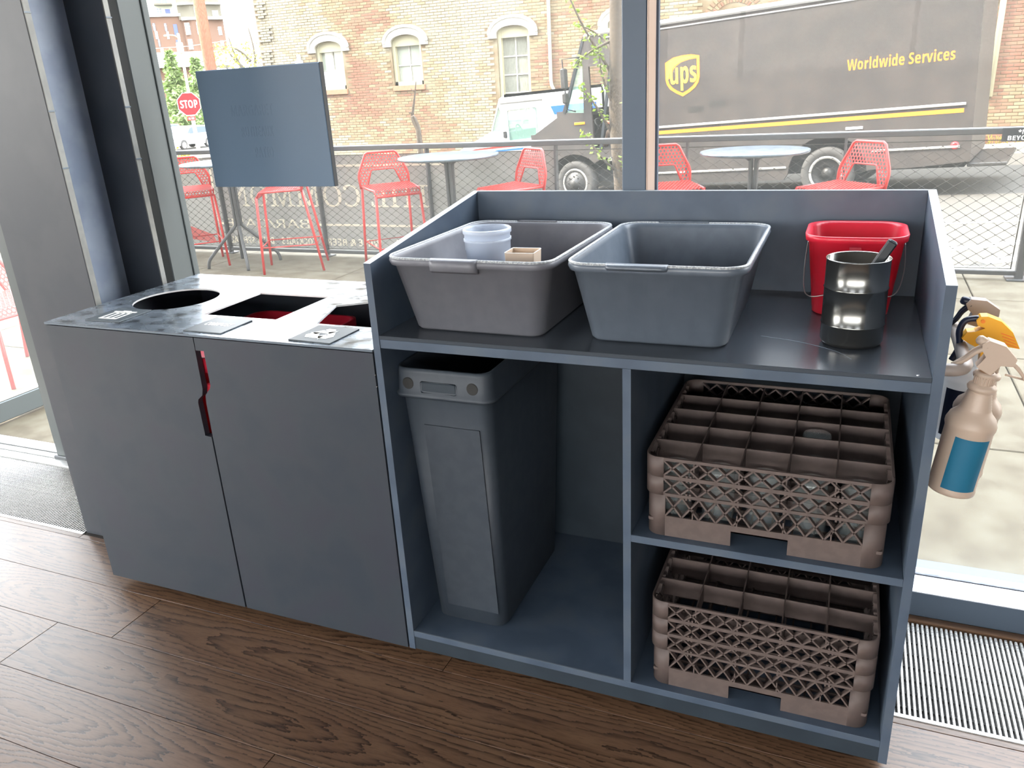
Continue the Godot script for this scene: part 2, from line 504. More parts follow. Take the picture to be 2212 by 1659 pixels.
	# how light or dark each outdoor surface really is, next to the daylight on it
	for q in [[M.patio, 0.165], [[M.curb, M.paint, M.walk], 0.36], [[M.asphalt], 0.21], [[M.tabletop], 0.45], [[M.mortar], 0.20], [M.bricks, 0.23], [[M.truck], 0.75], [[M.rim], 0.4], [[M.stone, M.sash, M.curtain], 0.36], [[M.vanwhite, M.aptwhite, M.aptlight], 0.6], [[M.stool], 0.7], [[M.aptbrick, M.aptgray, M.bark], 0.5], [[M.pole], 0.75], [[M.leaf, M.leaf_light, M.grass], 0.45], [[M.needle], 0.95], [[M.gold, M.gold_light], 0.72], [[M.trim], 0.55], [[M.fence, M.net, M.tyre], 0.8]]:
		for m in q[0]: m.albedo_color = (m.albedo_color.srgb_to_linear() * q[1]).linear_to_srgb()
	# indoors the tones also hold lens haze and, in recesses, shade
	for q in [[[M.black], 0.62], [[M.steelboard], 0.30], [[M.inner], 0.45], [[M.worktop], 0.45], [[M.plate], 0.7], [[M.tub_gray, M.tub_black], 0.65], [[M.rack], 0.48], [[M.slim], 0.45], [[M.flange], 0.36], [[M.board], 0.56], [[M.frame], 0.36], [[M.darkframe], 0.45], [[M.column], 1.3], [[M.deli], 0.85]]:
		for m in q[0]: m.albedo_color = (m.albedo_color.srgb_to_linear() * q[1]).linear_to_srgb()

# ---------------------------------------------------------------- the room
func plank(st, x0: float, x1: float, z0: float, z1: float, strip: int, u0: float):
	var g = 0.0008; var t = 0.0; var b = -0.014; var e = 0.0007
	x0 += g; x1 -= g; z0 += g; z1 -= g
	var ua = u0; var ub = u0 + (x1 - x0) / 2.4
	var va = (strip + 0.04) / 5.0; var vb = (strip + 0.96) / 5.0
	var P = [Vector3(x0 + e, t, z1 - e), Vector3(x1 - e, t, z1 - e), Vector3(x1 - e, t, z0 + e), Vector3(x0 + e, t, z0 + e)]
	quv(st, P[0], P[1], P[2], P[3], Vector2(ua, vb), Vector2(ub, vb), Vector2(ub, va), Vector2(ua, va))
	var Q = [Vector3(x0, t - e, z1), Vector3(x1, t - e, z1), Vector3(x1, t - e, z0), Vector3(x0, t - e, z0)]
	var UV = [Vector2(ua, vb), Vector2(ub, vb), Vector2(ub, va), Vector2(ua, va)]
	for i in 4:
		var k = (i + 1) % 4
		quv(st, Q[i], Q[k], P[k], P[i], UV[i], UV[k], UV[k], UV[i])
		var a = Q[i]; var c = Q[k]; a.y = b; c.y = b
		quv(st, a, c, Q[k], Q[i], UV[i], UV[k], UV[k], UV[i])

func room():
	# floor of wide oak planks running along the window front
	var fl = shell("floor")
	var st = S()
	box(st, Vector3(-7, -0.2, -1.69), Vector3(5, -0.014, 7))
	box(st, Vector3(-4.6, -0.2, -2.3), Vector3(1.9, -0.02, -1.69))
	box(st, Vector3(-2.5, -0.02, -2.09), Vector3(0.186, -0.001, -1.70))
	obj("subfloor", st, M.subfloor, fl)
	var joints = [[-3.1, -0.9, 1.1], [-4.0, -1.9, 0.7], [-2.123, -0.05, 1.9], [-3.2, -1.15, 0.9], [-4.1, -2.0, 0.3], [-2.6, -0.5, 1.5], [-3.3, -1.4, 0.6], [-4.2, -2.2, 0.1], [-3.0, -0.9, 1.2]]
	var z = -1.675
	var n = 0
	for r in 11:
		var xs = [-4.9] + joints[r % joints.size()] + [2.6]
		if r == 10: xs = [-4.9, -2.7, -0.4, 1.4, 2.6]
		for i in xs.size() - 1:
			st = S()
			plank(st, xs[i], xs[i + 1], z, z + 0.1935, [2, 0, 3, 1, 4, 2, 0, 1, 3, 4, 2][r] if i % 2 == 0 else [0, 3, 1, 4, 2, 3, 1, 2, 4, 0, 3][r], 0.13 * n + 0.31 * r)
			obj("plank", st, M.planks[(n * 7 + r) % 4], fl)
			n += 1
		z += 0.1935
	for e in [[-4.9, -2.497], [-2.497, 0.1], [0.1, 2.6]]:
		st = S(); plank(st, e[0], e[1], -1.699, -1.675, 1, e[0]); obj("plank", st, M.planks[1], fl)
	# window front
	var wf = shell("wall_front")
	st = S()
	box(st, Vector3(-24, 2.9, -2.5), Vector3(9, 12.4, -2.14))
	box(st, Vector3(-24, -0.2, -2.5), Vector3(-6.9, 2.9, -2.14))
	box(st, Vector3(1.75, -0.2, -2.5), Vector3(9, 2.9, -2.14))
	box(st, Vector3(-3.0, -0.2, -2.32), Vector3(-2.36, 2.9, -2.2))
	obj("wall_panel", st, M.wall, wf)
	# the glazing goes on to the left of the door and round the corner
	st = S()
	box(st, Vector3(-6.2, -0.2, -2.14), Vector3(-6.0, 0.1, 7.2)); box(st, Vector3(-6.2, 3.0, -2.14), Vector3(-6.0, 3.5, 7.2)); box(st, Vector3(-6.2, 0.1, 4.0), Vector3(-6.0, 3.0, 7.2))
	struct("wall_left", st, M.wall)
	var w3 = shell("window_3")
	st = S()
	for zz in [-2.14, -0.2, 1.8, 3.9]: cbox(st, Vector3(-6.16, 0.1, zz), Vector3(-6.04, 3.0, zz + 0.07), 0.004)
	for x in [-6.15, -4.62]: cbox(st, Vector3(x, 0, -2.26), Vector3(x + 0.08, 2.95, -2.14), 0.004)
	obj("frame", st, M.frame, w3)
	st = S(); box(st, Vector3(-6.104, 0.1, -2.07), Vector3(-6.096, 3.0, 3.9)); box(st, Vector3(-6.07, 0.05, -2.204), Vector3(-4.62, 2.95, -2.196)); obj("glass_pane", st, M.glass, w3)
	st = S(); box(st, Vector3(5, -0.2, -2.14), Vector3(5.2, 3.5, 7.2)); struct("wall_right", st, M.wall)
	# unseen back glazing, added to bring daylight onto the counter fronts
	st = S()
	box(st, Vector3(-6.2, -0.2, 7), Vector3(5.2, 1.0, 7.2)); box(st, Vector3(-6.2, 3.05, 7), Vector3(5.2, 3.5, 7.2)); box(st, Vector3(-6.2, 1.0, 7), Vector3(-5.6, 3.05, 7.2)); box(st, Vector3(4.6, 1.0, 7), Vector3(5.2, 3.05, 7.2))
	struct("wall_back", st, M.wall)
	var w4 = shell("window_4")
	st = S()
	for k in 6: cbox(st, Vector3(-5.62 + k * 2.04, 1.0, 7.05), Vector3(-5.56 + k * 2.04, 3.05, 7.15), 0.004)
	obj("frame", st, M.frame, w4)
	st = S(); box(st, Vector3(-5.6, 1.0, 7.096), Vector3(4.6, 3.05, 7.104)); obj("glass_pane", st, M.glass, w4)
	st = S(); box(st, Vector3(-6.2, 3.3, -2.14), Vector3(5.2, 3.5, 7.2)); struct("ceiling", st, M.ceil)
	# left pane, with its grey jamb
	var w1 = shell("window_1")
	st = S(); cbox(st, Vector3(-2.36, 0, -2.243), Vector3(-2.242, 2.95, -2.12), 0.003); obj("frame", st, M.frame, w1)
	st = S(); cbox(st, Vector3(-2.25, 0, -2.243), Vector3(-2.236, 2.95, -2.216), 0.002); obj("frame", st, M.frame, w1)
	st = S(); box(st, Vector3(-2.24, 0.08, -2.24), Vector3(-0.57, 2.95, -2.232)); obj("glass_pane", st, M.glass, w1)
	st = S(); cbox(st, Vector3(-2.36, 0, -2.31), Vector3(-0.505, 0.081, -2.12), 0.003); obj("sill", st, M.darkframe, w1)
	st = S(); box(st, Vector3(-2.24, 0.081, -2.232), Vector3(-0.57, 0.083, -2.122)); obj("sill_top", st, M.sill, w1)
	# post between the panes: dark front, bright return on its right side
	var post = shell("trim_1")
	st = S(); cbox(st, Vector3(-0.572, 0, -2.255), Vector3(-0.508, 2.95, -2.12), 0.002); obj("post", st, M.darkframe, post)
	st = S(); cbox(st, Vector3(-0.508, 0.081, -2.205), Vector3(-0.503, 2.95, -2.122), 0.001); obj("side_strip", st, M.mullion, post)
	st = S(); cbox(st, Vector3(-0.508, 0.081, -2.228), Vector3(-0.498, 2.95, -2.212), 0.001); obj("gasket", st, M.darkframe, post)
	# right pane
	var w2 = shell("window_2")
	st = S(); box(st, Vector3(-0.507, 0.08, -2.24), Vector3(1.62, 2.95, -2.232)); obj("glass_pane", st, M.glass, w2)
	st = S(); cbox(st, Vector3(1.62, 0, -2.26), Vector3(1.76, 2.95, -2.12), 0.003); obj("frame", st, M.frame, w2)
	st = S(); cbox(st, Vector3(-0.505, 0, -2.30), Vector3(1.75, 0.079, -2.121), 0.003); obj("sill", st, M.darkframe, w2)
	st = S()
	box(st, Vector3(-0.5, 0.079, -2.205), Vector3(1.62, 0.082, -2.119))
	cbox(st, Vector3(-0.5, 0.08, -2.232), Vector3(1.62, 0.092, -2.21), 0.002)
	obj("sill_top", st, M.sill, w2)
	st = S(); box(st, Vector3(0.186, -0.015, -2.12), Vector3(1.75, 0.002, -2.094)); struct("trim_2", st, M.planks[0])
	# steel column, wide-flange section standing clear of the glass
	var col = thing("steel_column", "black painted steel wide-flange column beside the entrance door and the bin cabinet", "column", Vector3(-2.326, 0, -1.858))
	st = S(); cbox(st, Vector3(-0.171, 0, 0.126), Vector3(0.168, 3.3, 0.148), 0.002); obj("flange", st, M.flange, col)
	st = S(); cbox(st, Vector3(-0.171, 0, -0.148), Vector3(0.168, 3.3, -0.126), 0.002); obj("flange", st, M.flange, col)
	st = S(); box(st, Vector3(-0.008, 0, -0.126), Vector3(0.008, 3.3, 0.126)); obj("web", st, M.column, col)
	for zz in [0.137, -0.137]:
		st = S(); cbox(st, Vector3(0.168, 0, zz - 0.010), Vector3(0.171, 3.3, zz + 0.010), 0.001); obj("flange_edge", st, M.weld, col)
		st = S()
		for yy in [1.46, 1.30, 1.72]:
			box(st, Vector3(0.1705, yy, zz - 0.011), Vector3(0.173, yy + 0.004, zz + 0.011))
		obj("weld_mark", st, M.edge, col)
	# door leaf standing open outwards, its jamb and the threshold
	var d = shell("door_1")
	st = S(); cbox(st, Vector3(-3.175, 0, -2.24), Vector3(-2.9, 2.95, -2.14), 0.004); obj("jamb", st, M.frame, d)
	st = S(); cbox(st, Vector3(-3.19, 0, -2.20), Vector3(-3.10, 0.025, -2.132), 0.004); obj("jamb_foot", st, M.blackplastic, d)
	st = S(); cbox(st, Vector3(-3.875, 0.015, -3.2), Vector3(-3.83, 0.115, -2.26), 0.004); obj("bottom_rail", st, M.frame, d)
	st = S(); cbox(st, Vector3(-3.87, 0.115, -3.2), Vector3(-3.835, 0.13, -2.26), 0.004); obj("glazing_bead", st, M.alu, d)
	st = S(); cbox(st, Vector3(-3.875, 0.115, -3.2), Vector3(-3.83, 2.6, -3.12), 0.004); obj("stile", st, M.frame, d)
	st = S(); cbox(st, Vector3(-3.875, 0.115, -2.34), Vector3(-3.83, 2.6, -2.26), 0.004); obj("stile", st, M.frame, d)
	st = S(); cbox(st, Vector3(-3.875, 2.6, -3.2), Vector3(-3.83, 2.7, -2.26), 0.004); obj("top_rail", st, M.frame, d)
	st = S(); box(st, Vector3(-3.856, 0.13, -3.12), Vector3(-3.849, 2.6, -2.34)); obj("glass_pane", st, M.glass, d)
	st = S()
	cbox(st, Vector3(-4.55, -0.01, -2.135), Vector3(-3.0, 0.008, -2.088), 0.002)
	cbox(st, Vector3(-4.55, -0.01, -2.165), Vector3(-3.0, 0.016, -2.14), 0.002)
	cbox(st, Vector3(-4.55, -0.01, -2.25), Vector3(-3.0, 0.012, -2.185), 0.002)
	obj("threshold", st, M.alu, d)
	st = S(); box(st, Vector3(-4.55, -0.02, -2.19), Vector3(-3.0, 0.002, -2.13)); obj("threshold_groove", st, M.mat_base, d)
	# entrance mats let into the floor
	entrance_mat("silver ridged entrance mat in front of the open glass door, left of the column", -4.3, -2.5, true)
	entrance_mat("silver slatted entrance mat on the floor right of the dark counter, below the spray bottles", 0.188, 1.25, false)
	# board fixed to the glass
	var sb = thing("sign_board", "large black square sign board fixed to the left window pane above the bin cabinet", "sign", Vector3(-1.79, 1.186, -2.205))
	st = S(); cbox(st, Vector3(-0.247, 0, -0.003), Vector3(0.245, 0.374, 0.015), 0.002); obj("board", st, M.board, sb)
	st = S(); box(st, Vector3(0.2452, 0.0, -0.004), Vector3(0.247, 0.374, 0.0135)); obj("back_edge", st, M.blackplastic, sb)
	var faint = mat(M.board.albedo_color * 0.985, 0.4)
	letters("lettering", "MARGARET", 0.17, 0.034, 0.0006, faint, sb, Transform3D(Basis(), Vector3(-0.04, 0.245, 0.0152)), "Droid Sans", 700)
	letters("lettering", "RUTHEAUX", 0.13, 0.032, 0.0006, faint, sb, Transform3D(Basis(), Vector3(-0.03, 0.178, 0.0152)), "Droid Sans", 700)
	letters("lettering", "PATIO", 0.075, 0.034, 0.0006, faint, sb, Transform3D(Basis(), Vector3(-0.015, 0.112, 0.0152)), "Droid Sans", 700)

func entrance_mat(label: String, x0: float, x1: float, joined: bool):
	var t = thing("entrance_mat", label, "mat", Vector3(x0, 0, -1.7))
	var st = S(); box(st, Vector3(0, -0.02, -0.388), Vector3(x1 - x0, -0.012, 0)); obj("tray", st, M.mat_base, t)
	st = S(); cbox(st, Vector3(0, -0.012, -0.008), Vector3(x1 - x0, 0.003, 0.004), 0.001); obj("edge_trim", st, M.alu, t)
	st = S()
	for k in 7: box(st, Vector3(0, -0.012, -0.05 - k * 0.052), Vector3(x1 - x0, -0.007, -0.044 - k * 0.052))
	obj("tie_rod", st, M.mat_base, t)
	var pitch = 0.0118
	var n = int((x1 - x0) / pitch)
	st = S()
	var rod = S(); cbox(rod, Vector3(0.002, -0.012, -0.386), Vector3(0.0085, 0.0, -0.009), 0.0012)
	rod.generate_normals(); var shared = rod.commit()
	for i in n:
		if joined: cbox(st, Vector3(0.002 + i * pitch, -0.012, -0.386), Vector3(0.0085 + i * pitch, 0.0, -0.009), 0.0012)
		else: obj("slat", shared, M.mat_bar, t, Transform3D(Basis(), Vector3(i * pitch, 0, 0)))
	if joined: stuff(obj("ridges", st, M.mat_bar, t))

func added_fill_panels():  # out-of-view panels added to lift the shadows on the counter
	for x in [-3.2, -0.8, 1.6]:
		var t = thing("added_fill_panel", "added fill light panel on the unseen ceiling, " + {-3.2: "nearest the left wall", -0.8: "in the middle of its row", 1.6: "nearest the right wall"}[x], "lamp", Vector3(x, 3.3, 2.4), 0, "added ceiling panels for fill light")
		var st = S(); cbox(st, Vector3(-0.62, -0.06, -0.32), Vector3(0.62, 0.0, 0.32), 0.004); obj("housing", st, M.frame, t)
		st = S(); box(st, Vector3(-0.6, -0.064, -0.3), Vector3(0.6, -0.06, 0.3)); obj("diffuser", st, M.lamp, t)
		var a = AreaLight3D.new(); a.name = "fill_light"
		a.area_size = Vector2(1.2, 0.6); a.light_energy = FILL_ENERGY; a.light_color = Color(0.93, 0.96, 1.0)
		a.area_range = 20.0; a.shadow_enabled = true
		a.transform = Transform3D(Basis(Vector3.RIGHT, -PI / 2), Vector3(0, -0.075, 0))
		t.add_child(a, true)

const FILL_ENERGY := 2.0

# ---------------------------------------------------------------- bin cabinet and counter
const F := -1.4995

func furniture():
	bin_cabinet()
	counter()

func cut(kind: String, at: Vector3, size: Vector3) -> CSGShape3D:
	var c
	if kind == "round":
		c = CSGCylinder3D.new(); c.radius = size.x; c.height = size.y; c.sides = 64
	else:
		c = CSGBox3D.new(); c.size = size
	c.position = at; c.operation = CSGShape3D.OPERATION_SUBTRACTION
	return c

func bin_cabinet():
	var t = thing("bin_cabinet", "low black two-door cabinet with round, square and pentagon bin holes in its steel lid", "cabinet", Vector3(-1.5635, 0, F))
	var W0 = -0.5535; var W1 = 0.5525
	var st = S()
	box(st, Vector3(W0, 0.032, -0.61), Vector3(W0 + 0.018, 0.89, -0.02))
	box(st, Vector3(W1 - 0.018, 0.032, -0.61), Vector3(W1, 0.89, -0.02))
	box(st, Vector3(W0, 0.032, -0.61), Vector3(W1, 0.89, -0.592))
	box(st, Vector3(W0, 0.04, -0.6), Vector3(W1, 0.058, -0.02))
	box(st, Vector3(-0.009, 0.2, -0.592), Vector3(0.009, 0.885, -0.56))
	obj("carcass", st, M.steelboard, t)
	st = S()
	for sx in [W0 + 0.06, W1 - 0.09]:
		for sz in [-0.55, -0.1]: box(st, Vector3(sx, 0, sz), Vector3(sx + 0.03, 0.033, sz + 0.03))
	box(st, Vector3(W0 + 0.08, 0, -0.09), Vector3(W1, 0.033, -0.075))
	obj("plinth", st, M.blackplastic, t)
	# lid with its three openings
	var lid = CSGBox3D.new(); lid.name = "lid"; lid.size = Vector3(1.106, 0.005, 0.615)
	lid.position = Vector3(0, 0.8925, -0.3055); lid.material = M.lid
	lid.add_child(cut("round", Vector3(-0.3485, 0, 0.002), Vector3(0.128, 0.1, 0)))
	lid.add_child(cut("box", Vector3(0.0085, 0, 0.0085), Vector3(0.257, 0.1, 0.252)))
	var pent = CSGPolygon3D.new(); pent.depth = 0.1; pent.operation = CSGShape3D.OPERATION_SUBTRACTION
	var pp = PackedVector2Array()
	for k in 5: pp.append(Vector2(0.155 * cos(TAU * k / 5 + PI / 2), 0.155 * sin(TAU * k / 5 + PI / 2)))
	pent.polygon = pp
	pent.transform = Transform3D(Basis(Vector3.RIGHT, -PI / 2), Vector3(0.3685, 0.05, 0.017))
	lid.add_child(pent)
	t.add_child(lid, true)
	st = S(); cbox(st, Vector3(W0, 0.889, 0.0005), Vector3(W1, 0.895, 0.0022), 0.0005); obj("lid_edge", st, M.edge, t)
	# doors, each with a finger slot cut into its meeting edge
	st = S()
	prism(st, P2([[W0 + 0.001, 0.035], [-0.010, 0.035], [-0.006, 0.598], [-0.0275, 0.600], [-0.0285, 0.698], [-0.0255, 0.708], [-0.008, 0.722], [-0.0025, 0.742], [-0.0005, 0.886], [W0 + 0.001, 0.886]]), -0.018, 0.0)
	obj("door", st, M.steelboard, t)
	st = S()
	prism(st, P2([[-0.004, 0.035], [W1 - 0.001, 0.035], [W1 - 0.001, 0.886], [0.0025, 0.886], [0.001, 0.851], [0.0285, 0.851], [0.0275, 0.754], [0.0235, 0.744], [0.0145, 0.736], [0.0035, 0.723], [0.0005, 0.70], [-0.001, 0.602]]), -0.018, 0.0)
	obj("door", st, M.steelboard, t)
	st = S()
	for yy in [0.80, 0.83]: cbox(st, Vector3(W1 - 0.002, yy, -0.004), Vector3(W1 + 0.001, yy + 0.003, 0.001), 0.0005)
	obj("hinge_pin", st, M.chrome, t)
	# three plates lying on the lid
	for k in 3:
		var x = [-0.3735, 0.0155, 0.363][k]; var z = [-0.103, -0.081, -0.076][k]
		var p = Node3D.new(); p.name = "sign_plate"; t.add_child(p, true)
		p.transform = Transform3D(Basis(Vector3.UP, [0.05, 0.0, -0.04][k]), Vector3(x, 0.895, z))
		var body = S(); cbox(body, Vector3(-0.064, 0, -0.063), Vector3(0.064, 0.0035, 0.063), 0.0008)
		obj("plate", body, M.plate, p)
		var flatly = Transform3D(Basis(Vector3.RIGHT, -PI / 2), Vector3(0, 0.0037, 0))
		var ic = S()
		if k == 0:
			icon_bin(ic, flatly); obj("bin_symbol", ic, M.white, p)
		elif k == 1:
			letters("lettering", "COMPOST", 0.088, 0.024, 0.0008, M.white, p, flatly * Transform3D(Basis(), Vector3(0, 0.004, 0)), "Droid Sans", 700)
		else:
			icon_recycle(ic, flatly); obj("recycling_symbol", ic, M.white, p)
	# red bin that shows through the slots and the square hole
	var b = thing("waste_bin", "bright red plastic waste bin inside the cabinet, seen through the door slots", "bin", Vector3(-1.555, 0.059, -1.755))
	st = S(); smooth(st)
	var R = []
	for q in [[0.0, 0.30, 0.36], [0.72, 0.36, 0.44], [0.72, 0.385, 0.465], [0.76, 0.385, 0.465], [0.76, 0.36, 0.44], [0.01, 0.29, 0.35]]:
		R.append(rr(0, 0, q[1], q[2], 0.05, q[0]))
	loft(st, R); obj("body", st, M.red, b)
	st = S(); cbox(st, Vector3(-0.08, 0.655, 0.222), Vector3(0.08, 0.69, 0.236), 0.004); obj("rim_grip", st, M.red_in, b)

func icon_bin(st, xf):
	prism(st, P2([[-0.040, 0.022], [0.040, 0.022], [0.040, 0.030], [0.014, 0.030], [0.014, 0.036], [-0.014, 0.036], [-0.014, 0.030], [-0.040, 0.030]]), 0, 0.0008, xf)
	for x in [-0.0325, -0.0125, 0.0075, 0.0265]:
		prism(st, P2([[x, -0.038], [x + 0.006, -0.038], [x + 0.006, 0.018], [x, 0.018]]), 0, 0.0008, xf)
	prism(st, P2([[-0.032, -0.044], [0.032, -0.044], [0.032, -0.037], [-0.032, -0.037]]), 0, 0.0008, xf)
	prism(st, P2([[-0.032, 0.012], [0.032, 0.012], [0.032, 0.018], [-0.032, 0.018]]), 0, 0.0008, xf)

func icon_recycle(st, xf):
	for k in 3:
		var r = xf * Transform3D(Basis(Vector3.BACK, TAU * k / 3), Vector3(0, -0.006, 0))
		prism(st, P2([[-0.034, 0.004], [-0.019, 0.031], [-0.003, 0.022], [-0.019, -0.005]]), 0, 0.0008, r)
		prism(st, P2([[-0.016, 0.034], [-0.011, 0.043], [0.010, 0.043], [0.019, 0.028], [0.027, 0.033], [0.016, 0.008], [-0.010, 0.009], [-0.002, 0.014], [-0.004, 0.026]]), 0, 0.0008, r)

func counter():
	var t = thing("bussing_counter", "tall black counter cabinet with raised side panels, open shelves and bus tubs on top", "counter", Vector3(-0.412, 0, F))
	var X0 = -0.595; var X1 = 0.593; var T = 0.018; var B = -0.6055
	for x in [X0, X1 - T]:
		var st = S()
		# side profile, front to the right as seen from the left
		var prof = P2([[0, 0.035], [0, 1.101], [-B, 1.182], [-B, 0.035]])
		prism(st, prof, 0, T, Transform3D(Basis(Vector3(0, 0, -1), Vector3(0, 1, 0), Vector3(1, 0, 0)), Vector3(x, 0, 0)))
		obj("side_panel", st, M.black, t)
		st = S()
		beam(st, Vector3(x + T / 2, 1.1012, 0.0005), Vector3(x + T / 2, 1.1822, B), T, 0.0012)
		obj("top_edge", st, M.edge, t)
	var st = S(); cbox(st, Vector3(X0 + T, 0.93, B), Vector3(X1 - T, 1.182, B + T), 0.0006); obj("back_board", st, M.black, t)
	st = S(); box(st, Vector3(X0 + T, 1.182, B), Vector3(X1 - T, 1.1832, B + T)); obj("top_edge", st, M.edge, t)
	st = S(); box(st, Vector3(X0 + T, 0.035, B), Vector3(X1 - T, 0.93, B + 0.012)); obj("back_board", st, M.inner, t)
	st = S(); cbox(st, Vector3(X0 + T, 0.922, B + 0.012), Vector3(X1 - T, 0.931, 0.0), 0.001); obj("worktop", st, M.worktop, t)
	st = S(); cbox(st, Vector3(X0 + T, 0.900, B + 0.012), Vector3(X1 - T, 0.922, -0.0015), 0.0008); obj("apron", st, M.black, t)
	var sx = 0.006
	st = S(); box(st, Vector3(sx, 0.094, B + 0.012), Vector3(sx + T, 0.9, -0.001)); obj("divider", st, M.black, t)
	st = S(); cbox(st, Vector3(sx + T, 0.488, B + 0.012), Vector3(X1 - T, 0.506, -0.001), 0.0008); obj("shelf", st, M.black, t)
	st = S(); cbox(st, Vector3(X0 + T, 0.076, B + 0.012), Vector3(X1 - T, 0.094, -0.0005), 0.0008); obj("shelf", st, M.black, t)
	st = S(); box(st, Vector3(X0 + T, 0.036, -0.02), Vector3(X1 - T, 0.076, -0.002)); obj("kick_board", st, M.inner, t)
	st = S(); box(st, Vector3(X0 + T, 0.0938, -0.004), Vector3(sx, 0.0944, -0.0006)); obj("worn_edge", st, M.edge, t)
	st = S()
	for q in [[X0 + 0.05, B + 0.05], [X1 - 0.08, B + 0.05], [X0 + 0.05, -0.12], [X1 - 0.08, -0.12]]:
		box(st, Vector3(q[0], 0, q[1]), Vector3(q[0] + 0.04, 0.036, q[1] + 0.04))
	obj("foot", st, M.blackplastic, t)
	st = S()
	for q in [[0.552, 0.9312, -0.012], [0.556, 0.505, -0.02]]:
		lathe(st, [[0, 0.0006], [0.0026, 0.0006], [0.003, -0.001]], 12, Transform3D(Basis(), Vector3(q[0], q[1], q[2])))
	obj("screw", st, M.chrome, t)
	# pale scratches worn into the glossy worktop
	st = S()
	var pts = curve([Vector3(0.26, 0.9311, -0.19), Vector3(0.34, 0.9311, -0.165), Vector3(0.41, 0.9311, -0.12), Vector3(0.44, 0.9311, -0.075)], 6)
	for i in pts.size() - 1: beam(st, pts[i], pts[i + 1], 0.0012, 0.0003)
	obj("scratch", st, M.edge, t)

# ---------------------------------------------------------------- what stands on and in the counter
func tub(called_label: String, at: Vector3, w: float, d: float, m, turn: float, handle_x: float, handle_w: float, deep: float):
	var t = thing("bus_tub", called_label, "tub", at, turn)
	var h = 0.178
	var st = S(); smooth(st)
	var R = []
	for q in [[0.0, -0.085, 0.028], [0.006, -0.072, 0.036], [h - 0.02, -0.012, 0.045], [h - 0.018, 0.004, 0.05], [h - 0.010, 0.010, 0.052], [h - 0.002, 0.006, 0.05], [h, -0.002, 0.046], [h - 0.003, -0.012, 0.042], [h - 0.012, -0.020, 0.04], [0.010, -0.080, 0.034], [0.004, -0.10, 0.03]]:
		R.append(rr(0, 0, w + q[1], d + q[1] * 1.1, q[2], q[0], 6))
	loft(st, R)
	obj("body", st, m, t)
	# worn bead along the top of the rim
	st = S(); smooth(st)
	var ring = rr(0, 0, w + 0.002, d + 0.002, 0.048, h - 0.001, 6)
	ring.append(ring[0])
	tube(st, ring, 0.0035, 6, false)
	obj("rim_bead", st, M.scuff, t)
	for s in [1, -1]:
		st = S(); smooth(st)
		var z = s * d / 2
		var P = []
		for q in [[0.0, -deep, 0.004], [0.004, -deep - 0.003, 0.012], [0.018, -deep + 0.004, 0.016], [0.02, -0.004, 0.014], [0.012, 0.002, 0.012], [0.0, 0.003, 0.008]]:
			P.append([q[0], h + q[1]])
		var ends = [handle_x - handle_w / 2, handle_x + handle_w / 2]
		var rings = []
		for k in [[ends[0] - 0.004, 0.4], [ends[0], 0.85], [ends[0] + 0.01, 1.0], [ends[1] - 0.01, 1.0], [ends[1], 0.85], [ends[1] + 0.004, 0.4]]:
			var r = []
			for p in P: r.append(Vector3(k[0], p[1], z + s * (p[0] * k[1] - 0.002)))
			if s > 0: r.reverse()
			rings.append(r)
		loft(st, rings)
		obj("handle", st, m, t)
	return t

